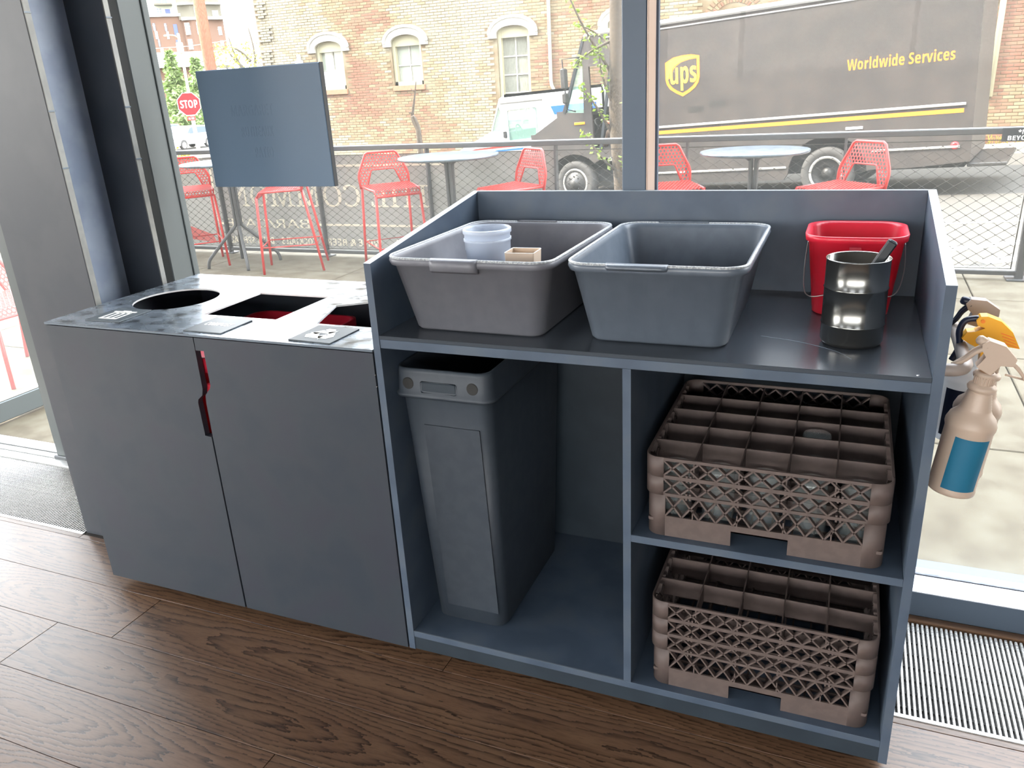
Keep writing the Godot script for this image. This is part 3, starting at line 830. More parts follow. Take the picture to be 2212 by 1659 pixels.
func worktop_things():
	tub("gray plastic bus tub holding a white container and a small tan carton", Vector3(-0.768, 0.932, -1.775), 0.40, 0.50, M.tub_gray, -0.012, -0.02, 0.108, 0.026)
	tub("empty black plastic bus tub in the middle of the counter, right of the gray tub", Vector3(-0.357, 0.932, -1.785), 0.365, 0.50, M.tub_black, 0.006, -0.03, 0.12, 0.010)
	# stacked soup containers
	var t = thing("soup_container", "translucent white round deli container with raised rim standing in the gray tub", "container", Vector3(-0.812, 0.938, -1.755))
	for k in 2:
		var st = S(); smooth(st)
		var y = k * 0.022
		lathe(st, [[0, y], [0.044, y], [0.046, y + 0.003], [0.0545, y + 0.150], [0.056, y + 0.152], [0.0565, y + 0.172], [0.0585, y + 0.173], [0.0585, y + 0.179], [0.0555, y + 0.179], [0.0545, y + 0.165], [0.053, y + 0.150], [0.0445, y + 0.006], [0, y + 0.005]], 40)
		obj(["cup", "inner_cup"][k], st, M.deli, t)
	var st = S(); smooth(st); lathe(st, [[0.0575, 0.190], [0.0595, 0.192], [0.0595, 0.201], [0.0565, 0.203], [0.0545, 0.197]], 40); obj("rim", st, M.deli, t)
	t = thing("paper_carton", "small open tan paper carton standing behind the gray tub's front rim", "carton", Vector3(-0.683, 0.938, -1.665), 0.05)
	st = S()
	var R = []
	for q in [[0.0, 0.058, 0.046], [0.168, 0.070, 0.058], [0.168, 0.067, 0.055], [0.02, 0.056, 0.044]]: R.append(rr(0, 0, q[1], q[2], 0.002, q[0], 1))
	loft(st, R); obj("box", st, M.paper, t)
	st = S()
	var top = rr(0, 0, 0.0695, 0.0575, 0.002, 0.168, 1); top.append(top[0]); tube(st, top, 0.0009, 5, false); obj("folded_edge", st, M.white, t)
	# red bucket
	t = thing("bucket", "red square-topped plastic bucket with a wire handle at the back right of the counter", "bucket", Vector3(0.018, 0.932, -1.948))
	st = S(); smooth(st)
	R = []
	for q in [[0.0, 0.150, 0.140, 0.03], [0.004, 0.160, 0.150, 0.034], [0.168, 0.196, 0.200, 0.048], [0.170, 0.209, 0.215, 0.055], [0.184, 0.212, 0.219, 0.056], [0.185, 0.205, 0.212, 0.053], [0.176, 0.190, 0.196, 0.047], [0.006, 0.152, 0.142, 0.03]]:
		R.append(rr(0, 0, q[1], q[2], q[3], q[0], 7))
	loft(st, R); obj("body", st, M.red, t)
	st = S(); prism(st, P2([[-0.012, 0.168], [-0.012, 0.15]] + arc(0, 0.15, 0.012, 0.013, 180, 360, 10) + [[0.012, 0.168]]), 0.093, 0.099); obj("spout_tab", st, M.red_in, t)
	st = S(); smooth(st)
	tube(st, curve([Vector3(-0.101, 0.155, 0.0), Vector3(-0.103, 0.12, 0.03), Vector3(-0.100, 0.07, 0.085), Vector3(-0.085, 0.052, 0.108), Vector3(-0.04, 0.058, 0.11), Vector3(0.03, 0.06, 0.11), Vector3(0.085, 0.06, 0.10), Vector3(0.103, 0.10, 0.05), Vector3(0.102, 0.155, 0.0)], 6), 0.0012, 6)
	obj("handle", st, M.wire, t)
	# steel canister with the handle of a tool standing in it
	t = thing("canister", "tall cylindrical stainless steel canister with two ridges, in front of the red bucket", "canister", Vector3(0.0245, 0.932, -1.685))
	st = S(); smooth(st)
	lathe(st, [[0, 0.001], [0.052, 0.0], [0.0575, 0.004], [0.0595, 0.009], [0.0595, 0.042], [0.0610, 0.0435], [0.0595, 0.045], [0.0595, 0.115], [0.0610, 0.1165], [0.0595, 0.118], [0.0595, 0.172], [0.0608, 0.174], [0.0600, 0.1755], [0.0580, 0.174], [0.0575, 0.01], [0, 0.008]], 56)
	obj("body", st, M.steel, t)
	t = thing("serving_tool", "black flat-handled serving tool standing in the steel canister", "utensil", Vector3(0.0245, 0.944, -1.685))
	st = S(); smooth(st); tube(st, [Vector3(-0.03, 0.005, 0.0), Vector3(0.028, 0.125, -0.005), Vector3(0.036, 0.150, -0.006)], 0.004, 8); obj("shaft", st, M.steel, t)
	st = S(); 
	var g = Transform3D(Basis(Vector3.BACK, -0.50), Vector3(0.046, 0.172, -0.006))
	cbox(st, Vector3(-0.0095, -0.036, -0.006), Vector3(0.0095, 0.026, 0.006), 0.003, g); obj("grip", st, M.blackplastic, t)
	st = S(); cbox(st, Vector3(-0.0097, 0.022, -0.0062), Vector3(0.0097, 0.0275, 0.0062), 0.003, g); obj("grip_end", st, M.slim, t)
	st = S(); prism(st, P2([[-0.022, 0.0], [0.022, 0.0], [0.02, 0.03], [-0.02, 0.03]]), -0.002, 0.002, Transform3D(Basis(Vector3.UP, 0.5), Vector3(-0.028, -0.002, 0.0))); obj("blade", st, M.steel, t)
	slim_bin()
	rack("tan glass rack with two extenders and tumblers in it, on the upper shelf", Vector3(-0.1165, 0.507, -1.761), 2, 0.491)
	rack("empty tan glass rack with three extenders, on the bottom shelf", Vector3(-0.1035, 0.095, -1.761), 3, 0.487)
	tumblers()
	bottles()

func slim_bin():
	var t = thing("rubbish_bin", "tall slim dark gray rubbish bin in the counter's left compartment", "bin", Vector3(-0.859, 0.095, -1.80))
	var st = S(); smooth(st)
	var R = []
	for q in [[0.0, 0.195, 0.42, 0.03], [0.004, 0.205, 0.43, 0.035], [0.672, 0.238, 0.51, 0.03], [0.672, 0.236, 0.508, 0.03], [0.672, 0.262, 0.53, 0.03], [0.679, 0.266, 0.534, 0.03], [0.682, 0.258, 0.526, 0.03], [0.735, 0.252, 0.52, 0.03], [0.745, 0.250, 0.516, 0.03], [0.745, 0.234, 0.50, 0.026], [0.02, 0.20, 0.42, 0.03]]:
		R.append(rr(0, 0, q[1], q[2], q[3], q[0], 4))
	loft(st, R); obj("body", st, M.slim, t)
	st = S()
	prism(st, P2([[-0.060, 0.05], [0.09, 0.05], [0.09, 0.60], [-0.060, 0.60]]), 0, 0.003, Transform3D(Basis(Vector3.RIGHT, 0.062), Vector3(0, 0.0, 0.214)))
	obj("front_panel", st, M.slim, t)
	st = S()
	for x in [-0.088, 0.083]:
		lathe(st, [[0, 0.002], [0.014, 0.002], [0.016, 0.0]], 20, Transform3D(Basis(Vector3.RIGHT, PI / 2), Vector3(x, 0.707, 0.2605)))
	obj("rim_hole", st, M.darkin, t)
	st = S(); cbox(st, Vector3(-0.055, 0.688, 0.2585), Vector3(0.042, 0.716, 0.263), 0.004); obj("rim_grip", st, M.inner, t)

func rack_tier(st, w: float, y0: float, y1: float, l0: float, l1: float, notch: float):
	# corner posts, bands above and below the lattice, and the crossing bars, on all four sides
	var h = w / 2; var c = 0.042; var th = 0.0045
	for k in 4:
		var xf = Transform3D(Basis(Vector3.UP, k * PI / 2), Vector3.ZERO)
		# post round the corner at +x, +z
		var pts = []
		for i in 7:
			var a = PI / 2 * i / 6
			pts.append(Vector2(h - 0.03 + 0.03 * cos(a), h - 0.03 + 0.03 * sin(a)))
		var outer = [Vector2(h, h - c)] + pts + [Vector2(h - c, h)]
		smooth(st)
		for i in outer.size() - 1:
			var a = outer[i]; var b = outer[i + 1]
			var ia = Vector2(minf(a.x, h - th), minf(a.y, h - th)); var ib = Vector2(minf(b.x, h - th), minf(b.y, h - th))
			if i > 0 and i < outer.size() - 2:
				ia = a - (a - Vector2(h - 0.03, h - 0.03)).normalized() * th; ib = b - (b - Vector2(h - 0.03, h - 0.03)).normalized() * th
			quad(st, xf * Vector3(b.x, y0, b.y), xf * Vector3(a.x, y0, a.y), xf * Vector3(a.x, y1, a.y), xf * Vector3(b.x, y1, b.y))
			quad(st, xf * Vector3(ia.x, y0, ia.y), xf * Vector3(ib.x, y0, ib.y), xf * Vector3(ib.x, y1, ib.y), xf * Vector3(ia.x, y1, ia.y))
			quad(st, xf * Vector3(b.x, y1, b.y), xf * Vector3(a.x, y1, a.y), xf * Vector3(ia.x, y1, ia.y), xf * Vector3(ib.x, y1, ib.y))
			quad(st, xf * Vector3(a.x, y0, a.y), xf * Vector3(b.x, y0, b.y), xf * Vector3(ib.x, y0, ib.y), xf * Vector3(ia.x, y0, ia.y))
		flat(st)
		var e = h - c
		if notch > 0.0:
			box(st, Vector3(-e, y0, h - th), Vector3(-0.058, l0, h), xf)
			box(st, Vector3(0.058, y0, h - th), Vector3(e, l0, h), xf)
			box(st, Vector3(-0.058, y0 + notch, h - th), Vector3(0.058, l0, h), xf)
		else:
			box(st, Vector3(-e, y0, h - th), Vector3(e, l0, h), xf)
		box(st, Vector3(-e, l1, h - th), Vector3(e, y1, h), xf)
		var n = 11
		for i in n:
			var x0 = lerpf(-e, e, float(i) / n); var x1 = lerpf(-e, e, (i + 1.0) / n)
			beam(st, xf * Vector3(x0, l0, h - 0.006), xf * Vector3(x1, l1, h - 0.006), 0.0036, 0.012, xf.basis.z)
			beam(st, xf * Vector3(x1, l0, h - 0.006), xf * Vector3(x0, l1, h - 0.006), 0.0036, 0.012, xf.basis.z)
		if notch == 0.0:
			for x in [-0.15, -0.05, 0.05, 0.15]:
				box(st, Vector3(x - 0.006, l0 - 0.012, h - 0.008), Vector3(x - 0.002, l0 + 0.004, h - 0.001), xf)
				box(st, Vector3(x + 0.002, l0 - 0.012, h - 0.008), Vector3(x + 0.006, l0 + 0.004, h - 0.001), xf)

func rack(label: String, at: Vector3, extra: int, w: float):
	var t = thing("glass_rack", label, "rack", at)
	var st = S()
	rack_tier(st, w - 0.008, 0.0, 0.103, 0.050, 0.099, 0.033)
	# open floor grid of the base
	for i in 12:
		var x = lerpf(-w / 2 + 0.01, w / 2 - 0.01, i / 11.0)
		box(st, Vector3(x - 0.002, 0.033, -w / 2 + 0.01), Vector3(x + 0.002, 0.040, w / 2 - 0.01))
		box(st, Vector3(-w / 2 + 0.01, 0.033, x - 0.002), Vector3(w / 2 - 0.01, 0.040, x + 0.002))
	box(st, Vector3(-0.058, 0.033, w / 2 - 0.045), Vector3(0.058, 0.036, w / 2 - 0.004))
	obj("base", st, M.rack, t)
	var y = 0.103
	for k in extra:
		var hh = 0.043 if k < extra - 1 else 0.047
		st = S()
		rack_tier(st, w, y, y + hh, y + 0.0055, y + hh - (0.003 if k < extra - 1 else 0.007), 0.0)
		obj("extender", st, M.rack, t)
		y += hh
	st = S()
	for i in range(1, 5):
		var x = -w / 2 + 0.012 + (w - 0.024) * i / 5.0
		box(st, Vector3(x - 0.0014, y - 0.052, -w / 2 + 0.004), Vector3(x + 0.0014, y - 0.006, w / 2 - 0.004))
		box(st, Vector3(-w / 2 + 0.004, y - 0.052, x - 0.0014), Vector3(w / 2 - 0.004, y - 0.006, x + 0.0014))
		box(st, Vector3(x - 0.0014, 0.05, -w / 2 + 0.004), Vector3(x + 0.0014, 0.075, w / 2 - 0.004))
		box(st, Vector3(-w / 2 + 0.004, 0.05, x - 0.0014), Vector3(w / 2 - 0.004, 0.075, x + 0.0014))
	obj("divider_grid", st, M.rack, t)

func tumblers():
	var first
	var cell = (0.491 - 0.024) / 5.0
	var spots = [[0, 0], [1, 0], [2, 0], [3, 0], [4, 0], [1, 1], [2, 1], [4, 1], [0, 1], [3, 1], [2, 2], [0, 2]]
	for i in spots.size() + 1:
		var lone = i == spots.size()
		var c = [3, 2] if lone else spots[i]
		var said = "clear upturned glass in the upper tan rack, %s row, %s" % [["front", "second", "third"][c[1]], ["leftmost column", "second column from left", "middle column", "second column from right", "rightmost column"][c[0]]]
		var at = Vector3(-0.1165 - 0.2335 + cell * (c[0] + 0.5), 0.547 + (0.022 if lone else 0.0), -1.761 + 0.2335 - cell * (c[1] + 0.5))
		if first == null:
			first = thing("tumbler", said, "glass", at, 0.0, "glasses in the upper rack")
			first.set_meta("base", "tumbler")
			var st = S(); smooth(st)
			lathe(st, [[0.036, 0.0], [0.031, 0.112], [0.029, 0.116], [0, 0.116]], 24)
			obj("wall", st, M.clear, first)
			st = S(); smooth(st); lathe(st, [[0.0, 0.1165], [0.028, 0.1165], [0.0305, 0.1145], [0.029, 0.104], [0, 0.104]], 24); obj("base", st, M.clear, first)
		else:
			var r = dup(first, said, Transform3D(Basis(), at), "glasses in the upper rack")
			if lone:
				r.set_meta("label", "tallest clear glass, its bright rim above the dividers of the upper rack")

func sprayer(t, m, xf: Transform3D, lever):
	# head, nozzle and trigger of a spray bottle; the nozzle looks along -x, the tail along +x
	var st = S()
	prism(st, P2([[-0.034, 0.028], [-0.028, 0.040], [0.0, 0.046], [0.030, 0.036], [0.034, 0.022], [0.016, 0.012], [0.014, -0.012], [-0.014, -0.012], [-0.014, 0.012], [-0.026, 0.018]]), -0.013, 0.013, xf)
	obj("spray_head", st, m, t)
	st = S(); smooth(st)
	lathe(st, [[0, 0], [0.008, 0], [0.009, 0.002], [0.009, 0.014], [0.006, 0.018], [0, 0.018]], 16, xf * Transform3D(Basis(Vector3.BACK, PI / 2), Vector3(-0.026, 0.031, 0)))
	obj("nozzle", st, lever, t)
	st = S(); smooth(st)
	for s in [-1, 1]:
		tube(st, curve([xf * Vector3(-0.022, 0.028, s * 0.009), xf * Vector3(-0.032, 0.008, s * 0.007), xf * Vector3(-0.036, -0.012, s * 0.005), xf * Vector3(-0.046, -0.034, 0)], 4), 0.0045, 6)
	obj("trigger", st, lever, t)

func spray_bottle(label: String, at: Vector3, lean: Vector2, body_m, head_m, lever_m, label_m, kind: String):
	var t = thing("spray_bottle", label, "bottle", at)
	t.basis = Basis(Vector3.BACK, lean.x) * Basis(Vector3.RIGHT, lean.y)
	var st = S(); smooth(st)
	var prof = [[0, 0.002], [0.034, 0.0], [0.0425, 0.004], [0.0435, 0.010], [0.042, 0.014], [0.042, 0.135], [0.0445, 0.143], [0.0445, 0.150], [0.040, 0.163], [0.031, 0.172]]
	for i in 7:
		prof.append([0.028 - i * 0.0012, 0.178 + i * 0.0052]); prof.append([0.0268 - i * 0.0012, 0.1805 + i * 0.0052])
	prof += [[0.0185, 0.214], [0.024, 0.217], [0.0255, 0.222], [0.023, 0.227], [0.014, 0.230], [0.014, 0.240]]
	lathe(st, prof, 36); obj("body", st, body_m, t)
	st = S(); smooth(st); lathe(st, [[0.015, 0.229], [0.0165, 0.230], [0.0165, 0.245], [0.0175, 0.247], [0.0175, 0.251], [0.012, 0.253]], 24)
	flat(st)
	for k in 20: box(st, Vector3(0.016, 0.231, -0.0012), Vector3(0.0178, 0.244, 0.0012), Transform3D(Basis(Vector3.UP, TAU * k / 20), Vector3.ZERO))
	obj("collar", st, head_m, t)
	st = S(); smooth(st)
	var a0 = -0.62 if kind == "teal" else -0.95; var a1 = 0.95
	var n = 16
	for i in n:
		var a = lerpf(a0, a1, float(i) / n); var b = lerpf(a0, a1, (i + 1.0) / n)
		var p = Vector3(sin(a) * 0.0424, 0, cos(a) * 0.0424); var q = Vector3(sin(b) * 0.0424, 0, cos(b) * 0.0424)
		quad(st, p + Vector3.UP * 0.018, q + Vector3.UP * 0.018, q + Vector3.UP * 0.128, p + Vector3.UP * 0.128)
	obj("paper_label", st, label_m, t)
	if kind == "printed":
		st = S()
		for i in 13:
			var y = 0.035 + i * 0.0065
			for k in 5:
				if (i * 5 + k) % 7 == 3: continue
				var a = lerpf(-0.4, 0.9, k / 5.0); var b = a + 0.2
				var p = Vector3(sin(a) * 0.0426, y, cos(a) * 0.0426); var q = Vector3(sin(b) * 0.0426, y, cos(b) * 0.0426)
				quad(st, p, q, q + Vector3.UP * 0.0022, p + Vector3.UP * 0.0022)
		obj("label_print", st, M.print, t)
	return t

func bottles():
	# rail screwed to the side of the counter; the bottles hang on it by their triggers
	var r = thing("hanging_rail", "stubby gray tube rail on the counter's right side holding the spray bottles", "rail", Vector3(0.181, 0.915, -1.62))
	var st = S(); smooth(st)
	tube(st, curve([Vector3(0, 0.0, 0.02), Vector3(0.03, 0.002, 0.02), Vector3(0.046, 0.003, 0.0), Vector3(0.049, 0.004, -0.05), Vector3(0.049, 0.004, -0.27), Vector3(0.03, 0.004, -0.31), Vector3(0, 0.004, -0.31)], 6), 0.0125, 14)
	obj("tube", st, M.graytube, r)
	var t = spray_bottle("white spray bottle with a plain blue label and white trigger, nearest on the rail", Vector3(0.2325, 0.664, -1.605), Vector2(-0.115, 0.0), M.bottle, M.bottle, M.bottle, M.teal, "teal")
	sprayer(t, M.bottle, Transform3D(Basis(Vector3.BACK, -0.42), Vector3(-0.003, 0.268, 0)), M.bottle)
	st = S(); smooth(st)
	tube(st, curve([Vector3(0.022, 0.287, 0), Vector3(0.048, 0.268, 0), Vector3(0.066, 0.246, 0)], 4), [0.004, 0.004, 0.004, 0.004, 0.004, 0.0035, 0.003, 0.003, 0.0025], 6)
	tube(st, [Vector3(0.060, 0.2505, 0), Vector3(0.030, 0.254, 0)], 0.0022, 6)
	obj("tail_lever", st, M.bottle, t)
	t = spray_bottle("white spray bottle with yellow trigger head, hanging right behind the blue-labelled one", Vector3(0.262, 0.644, -1.735), Vector2(-0.10, 0.0), M.bottle, M.bottle, M.yellow, M.bottle, "printed")
	st = S()
	var hx = Transform3D(Basis(Vector3.BACK, 0.1), Vector3(-0.008, 0.258, 0))
	prism(st, P2([[-0.052, 0.040], [-0.044, 0.054], [-0.030, 0.056], [-0.020, 0.061], [-0.014, 0.064], [-0.028, 0.069], [-0.031, 0.078], [-0.024, 0.087], [-0.012, 0.088], [0.012, 0.079], [0.034, 0.058], [0.050, 0.026], [0.020, 0.030], [0.016, -0.012], [-0.014, -0.012], [-0.016, 0.020], [-0.036, 0.030]]), -0.014, 0.014, hx)
	obj("spray_head", st, M.yellow, t)
	st = S()
	for k in 4: beam(st, hx * Vector3(0.014 + 0.003 * k, 0.056 - k * 0.0065, 0.0145), hx * Vector3(0.036 + 0.0035 * k, 0.048 - k * 0.0065, 0.0145), 0.0015, 0.002)
	lathe(st, [[0, 0.001], [0.004, 0.001], [0.004, 0]], 12, hx * Transform3D(Basis(Vector3.RIGHT, PI / 2), Vector3(-0.020, 0.078, 0.0142)))
	obj("grip_ridge", st, M.amber, t)
	st = S(); smooth(st); tube(st, curve([hx * Vector3(-0.026, 0.080, 0), hx * Vector3(-0.048, 0.074, 0), hx * Vector3(-0.056, 0.052, 0), hx * Vector3(-0.052, 0.02, 0), hx * Vector3(-0.062, -0.01, 0)], 5), 0.0065, 8); obj("trigger", st, M.navy, t)
	t = spray_bottle("smoky gray spray bottle with a dark label, hindmost of the three on the rail", Vector3(0.260, 0.665, -1.865), Vector2(-0.03, 0.0), M.deli, M.graytube, M.navy, M.navy, "dark")
	sprayer(t, M.graytube, Transform3D(Basis(Vector3.BACK, -0.25), Vector3(0, 0.278, 0)), M.navy)

# ---------------------------------------------------------------- outdoors
# the street climbs to the right: its surface height over x
func street_y(x: float) -> float: return -0.518 + 0.049 * (x + 0.39)

func outside():
	grounds()
	fence()
	stools()
	tables()
	brick_building()
	delivery_truck()
	mail_van()
	near_trees()
	far_view()

func sheet(st, x0, x1, z0, z1, off: float):
	# a sloping slab that follows the street
	var a = street_y(x0) + off; var b = street_y(x1) + off
	quad(st, Vector3(x0, a, z1), Vector3(x1, b, z1), Vector3(x1, b, z0), Vector3(x0, a, z0))
	quad(st, Vector3(x0, a - 0.3, z1), Vector3(x1, b - 0.3, z1), Vector3(x1, b, z1), Vector3(x0, a, z1))

func grounds():
	var g = shell("patio")
	var st = S(); box(st, Vector3(-26, -1.4, -6.62), Vector3(12, -0.03, -2.26)); obj("bed", st, M.curb, g)
	# concrete slabs with open joints
	var zs = [-2.26, -3.35, -4.55, -5.75, -6.50]
	var xs = [-9.0, -7.2, -5.6, -4.0, -2.4, -0.8, 0.8, 2.4, 4.2]
	for i in xs.size() - 1:
		for j in 4:
			st = S(); cbox(st, Vector3(xs[i] + 0.004, -0.05, zs[j + 1] + 0.004), Vector3(xs[i + 1] - 0.004, 0.0, zs[j] - 0.004), 0.004)
			obj("concrete_slab", st, M.patio[(i * 2 + j) % 3], g)
	st = S(); box(st, Vector3(-26, -0.05, -6.5), Vector3(-9.004, -0.001, -2.26)); box(st, Vector3(4.204, -0.05, -6.5), Vector3(12, -0.001, -2.26)); obj("concrete_slab", st, M.patio[1], g)
	st = S(); cbox(st, Vector3(-26, -1.4, -6.72), Vector3(12, 0.012, -6.505), 0.01); struct("curb", st, M.curb)
	var s = shell("street")
	st = S(); sheet(st, -260, 60, -19.15, -6.7, 0.0); obj("asphalt", st, M.asphalt, s)
	st = S(); sheet(st, -260, -17, -190, -19.15, 0.0); obj("asphalt", st, M.asphalt, s)
	# painted lines of the crossing
	for l in [[[1.02, -9.62], [2.9, -10.45], 0.09], [[0.4, -11.17], [5.5, -11.5], 0.05], [[1.25, -8.95], [4.2, -10.5], 0.10], [[0.2, -8.25], [6, -8.25], 0.18]]:
		st = S()
		var a = Vector3(l[0][0], 0, l[0][1]); var b = Vector3(l[1][0], 0, l[1][1])
		a.y = street_y(a.x) + 0.004; b.y = street_y(b.x) + 0.004
		beam(st, a, b, l[2] * 2, 0.004); obj("painted_line", st, M.paint, s)
	st = S(); sheet(st, -16.8, 40, -20.2, -19.15, 0.14); struct("sidewalk", st, M.walk)

# ---- fence along the patio edge, cable net between posts
func fence():
	var f = thing("patio_fence", "dark steel patio fence with a cable net between its posts, along the street", "fence", Vector3(0, 0, -6.36))
	var px = [-9.5, -8.27, -7.06, -5.86, -4.665, -3.475, -2.275, -1.20, -0.07]
	for x in px:
		var st = S(); cbox(st, Vector3(x - 0.009, 0.0, -0.029), Vector3(x + 0.009, 0.99, 0.029), 0.002)
		cbox(st, Vector3(x - 0.06, 0.0, -0.05), Vector3(x + 0.06, 0.012, 0.05), 0.002)
		obj("post", st, M.fence, f)
	var st = S(); cbox(st, Vector3(1.105, 0.0, -0.025), Vector3(1.155, 0.99, 0.025), 0.003); cbox(st, Vector3(1.05, 0.0, -0.07), Vector3(1.21, 0.012, 0.07), 0.002); obj("post", st, M.fence, f)
	st = S(); cbox(st, Vector3(-9.6, 0.985, -0.03), Vector3(3.2, 1.025, 0.03), 0.004); obj("top_rail", st, M.fence, f)
	st = S(); cbox(st, Vector3(-9.6, 1.0255, -0.029), Vector3(3.2, 1.0285, 0.022), 0.001); obj("rail_top_face", st, M.alu, f)
	st = S(); cbox(st, Vector3(-9.6, 0.03, -0.015), Vector3(1.16, 0.06, 0.015), 0.003); obj("bottom_rail", st, M.fence, f)
	st = S(); smooth(st)
	for y in [0.945, 0.075]: tube(st, [Vector3(-9.6, y, 0), Vector3(1.08, y, 0)], 0.003, 5)
	tube(st, [Vector3(1.075, 0.075, 0), Vector3(1.08, 0.5, 0), Vector3(1.09, 0.945, 0)], 0.004, 5)
	obj("edge_cable", st, M.net, f)
	st = S()
	var cw = 0.10; var ch = 0.0669; var rows = 13; var x0 = -9.5
	var n = int((1.06 - x0) / cw)
	for i in range(-rows, n + 1):
		for s in [1, -1]:
			var a = Vector2(x0 + i * cw, 0.075); var b = a + Vector2(rows * cw, rows * ch)
			if b.x > 1.07: b = a + (b - a) * (1.07 - a.x) / (b.x - a.x)
			if a.x < x0: a = a + (b - a) * (x0 - a.x) / (b.x - a.x)
			if b.x <= a.x: continue
			var ya = a.y; var yb = b.y
			if s < 0: ya = 1.02 - ya; yb = 1.02 - yb
			beam(st, Vector3(a.x, ya, 0.003 * s), Vector3(b.x, yb, 0.003 * s), 0.0023, 0.0023)
	for i in n + 1:
		for j in range(1, rows * 2):
			if (i + j) % 1 == 0:
				var c = Vector3(x0 + i * cw + (0.05 if j % 2 else 0.0), 0.075 + j * ch / 2, 0)
				if c.x > -6.8 and c.x < 1.07: box(st, c - Vector3(0.006, 0.0022, 0.004), c + Vector3(0.006, 0.0022, 0.004))
	stuff(obj("cable_net", st, M.net, f))
	# banner tied to the street side, read from the street
	var b = thing("banner", "gray see-through mesh banner with reversed white lettering tied to the outside of the fence", "banner", Vector3(-4.3, 0.06, -6.385))
	st = S(); box(st, Vector3(-3.6, 0, -0.003), Vector3(2.03, 0.885, 0.003)); obj("cloth", st, M.banner, b)
	var away = Basis(Vector3.UP, PI)
	letters("lettering", "THE COMMON", 2.30, 0.205, 0.012, M.banner_ink, b, Transform3D(away, Vector3(-0.32, 0.515, 0)), "Droid Serif")
	letters("lettering", "BAR/CAFE", 1.02, 0.085, 0.012, M.banner_ink, b, Transform3D(away, Vector3(-1.06, 0.245, 0)))
	var w = [["PIZZA", 0.62, 0.30], ["WINE & BEER", 0.02, 0.62], ["COCKTAILS", -0.62, 0.42], ["DAILY SPECIALS", -1.22, 0.58]]
	for q in w: letters("lettering", q[0], q[2], 0.068, 0.012, M.banner_ink, b, Transform3D(away, Vector3(q[1] - 0.08, 0.075, 0)), "Droid Sans", 700)
	st = S()
	box(st, Vector3(-1.68, 0.78, -0.006), Vector3(1.03, 0.80, 0.006)); box(st, Vector3(1.005, 0.24, -0.006), Vector3(1.03, 0.80, 0.006))
	box(st, Vector3(-1.68, 0.23, -0.006), Vector3(-1.655, 0.80, 0.006)); box(st, Vector3(-0.45, 0.23, -0.006), Vector3(1.03, 0.25, 0.006)); box(st, Vector3(-1.68, 0.23, -0.006), Vector3(-1.6, 0.25, 0.006))
	obj("printed_frame", st, M.banner_ink, b)
	var pink = mat(Color(0.80, 0.42, 0.40, 0.8), 0.8); pink.transparency = BaseMaterial3D.TRANSPARENCY_ALPHA
	st = S(); prism(st, P2([[-2.45, 0.10], [-1.75, 0.04], [-1.78, 0.12], [-2.05, 0.20], [-2.45, 0.22]]), -0.005, 0.005); obj("printed_patch", st, pink, b)
	# notice on the rail
	var sg = thing("notice", "small black NO ALCOHOL BEYOND THIS POINT notice hung from the fence rail at right", "sign", Vector3(1.13, 0.94, -6.30))
	st = S(); box(st, Vector3(-0.245, 0, 0), Vector3(0.25, 0.085, 0.004)); obj("plate", st, M.blackplastic, sg)
	letters("lettering", "*NO ALCOHOL", 0.27, 0.030, 0.002, M.white, sg, Transform3D(Basis(), Vector3(-0.02, 0.060, 0.005)), "Droid Sans", 700)
	letters("lettering", "BEYOND THIS POINT", 0.42, 0.028, 0.002, M.white, sg, Transform3D(Basis(), Vector3(0.0, 0.022, 0.005)), "Droid Sans", 700)

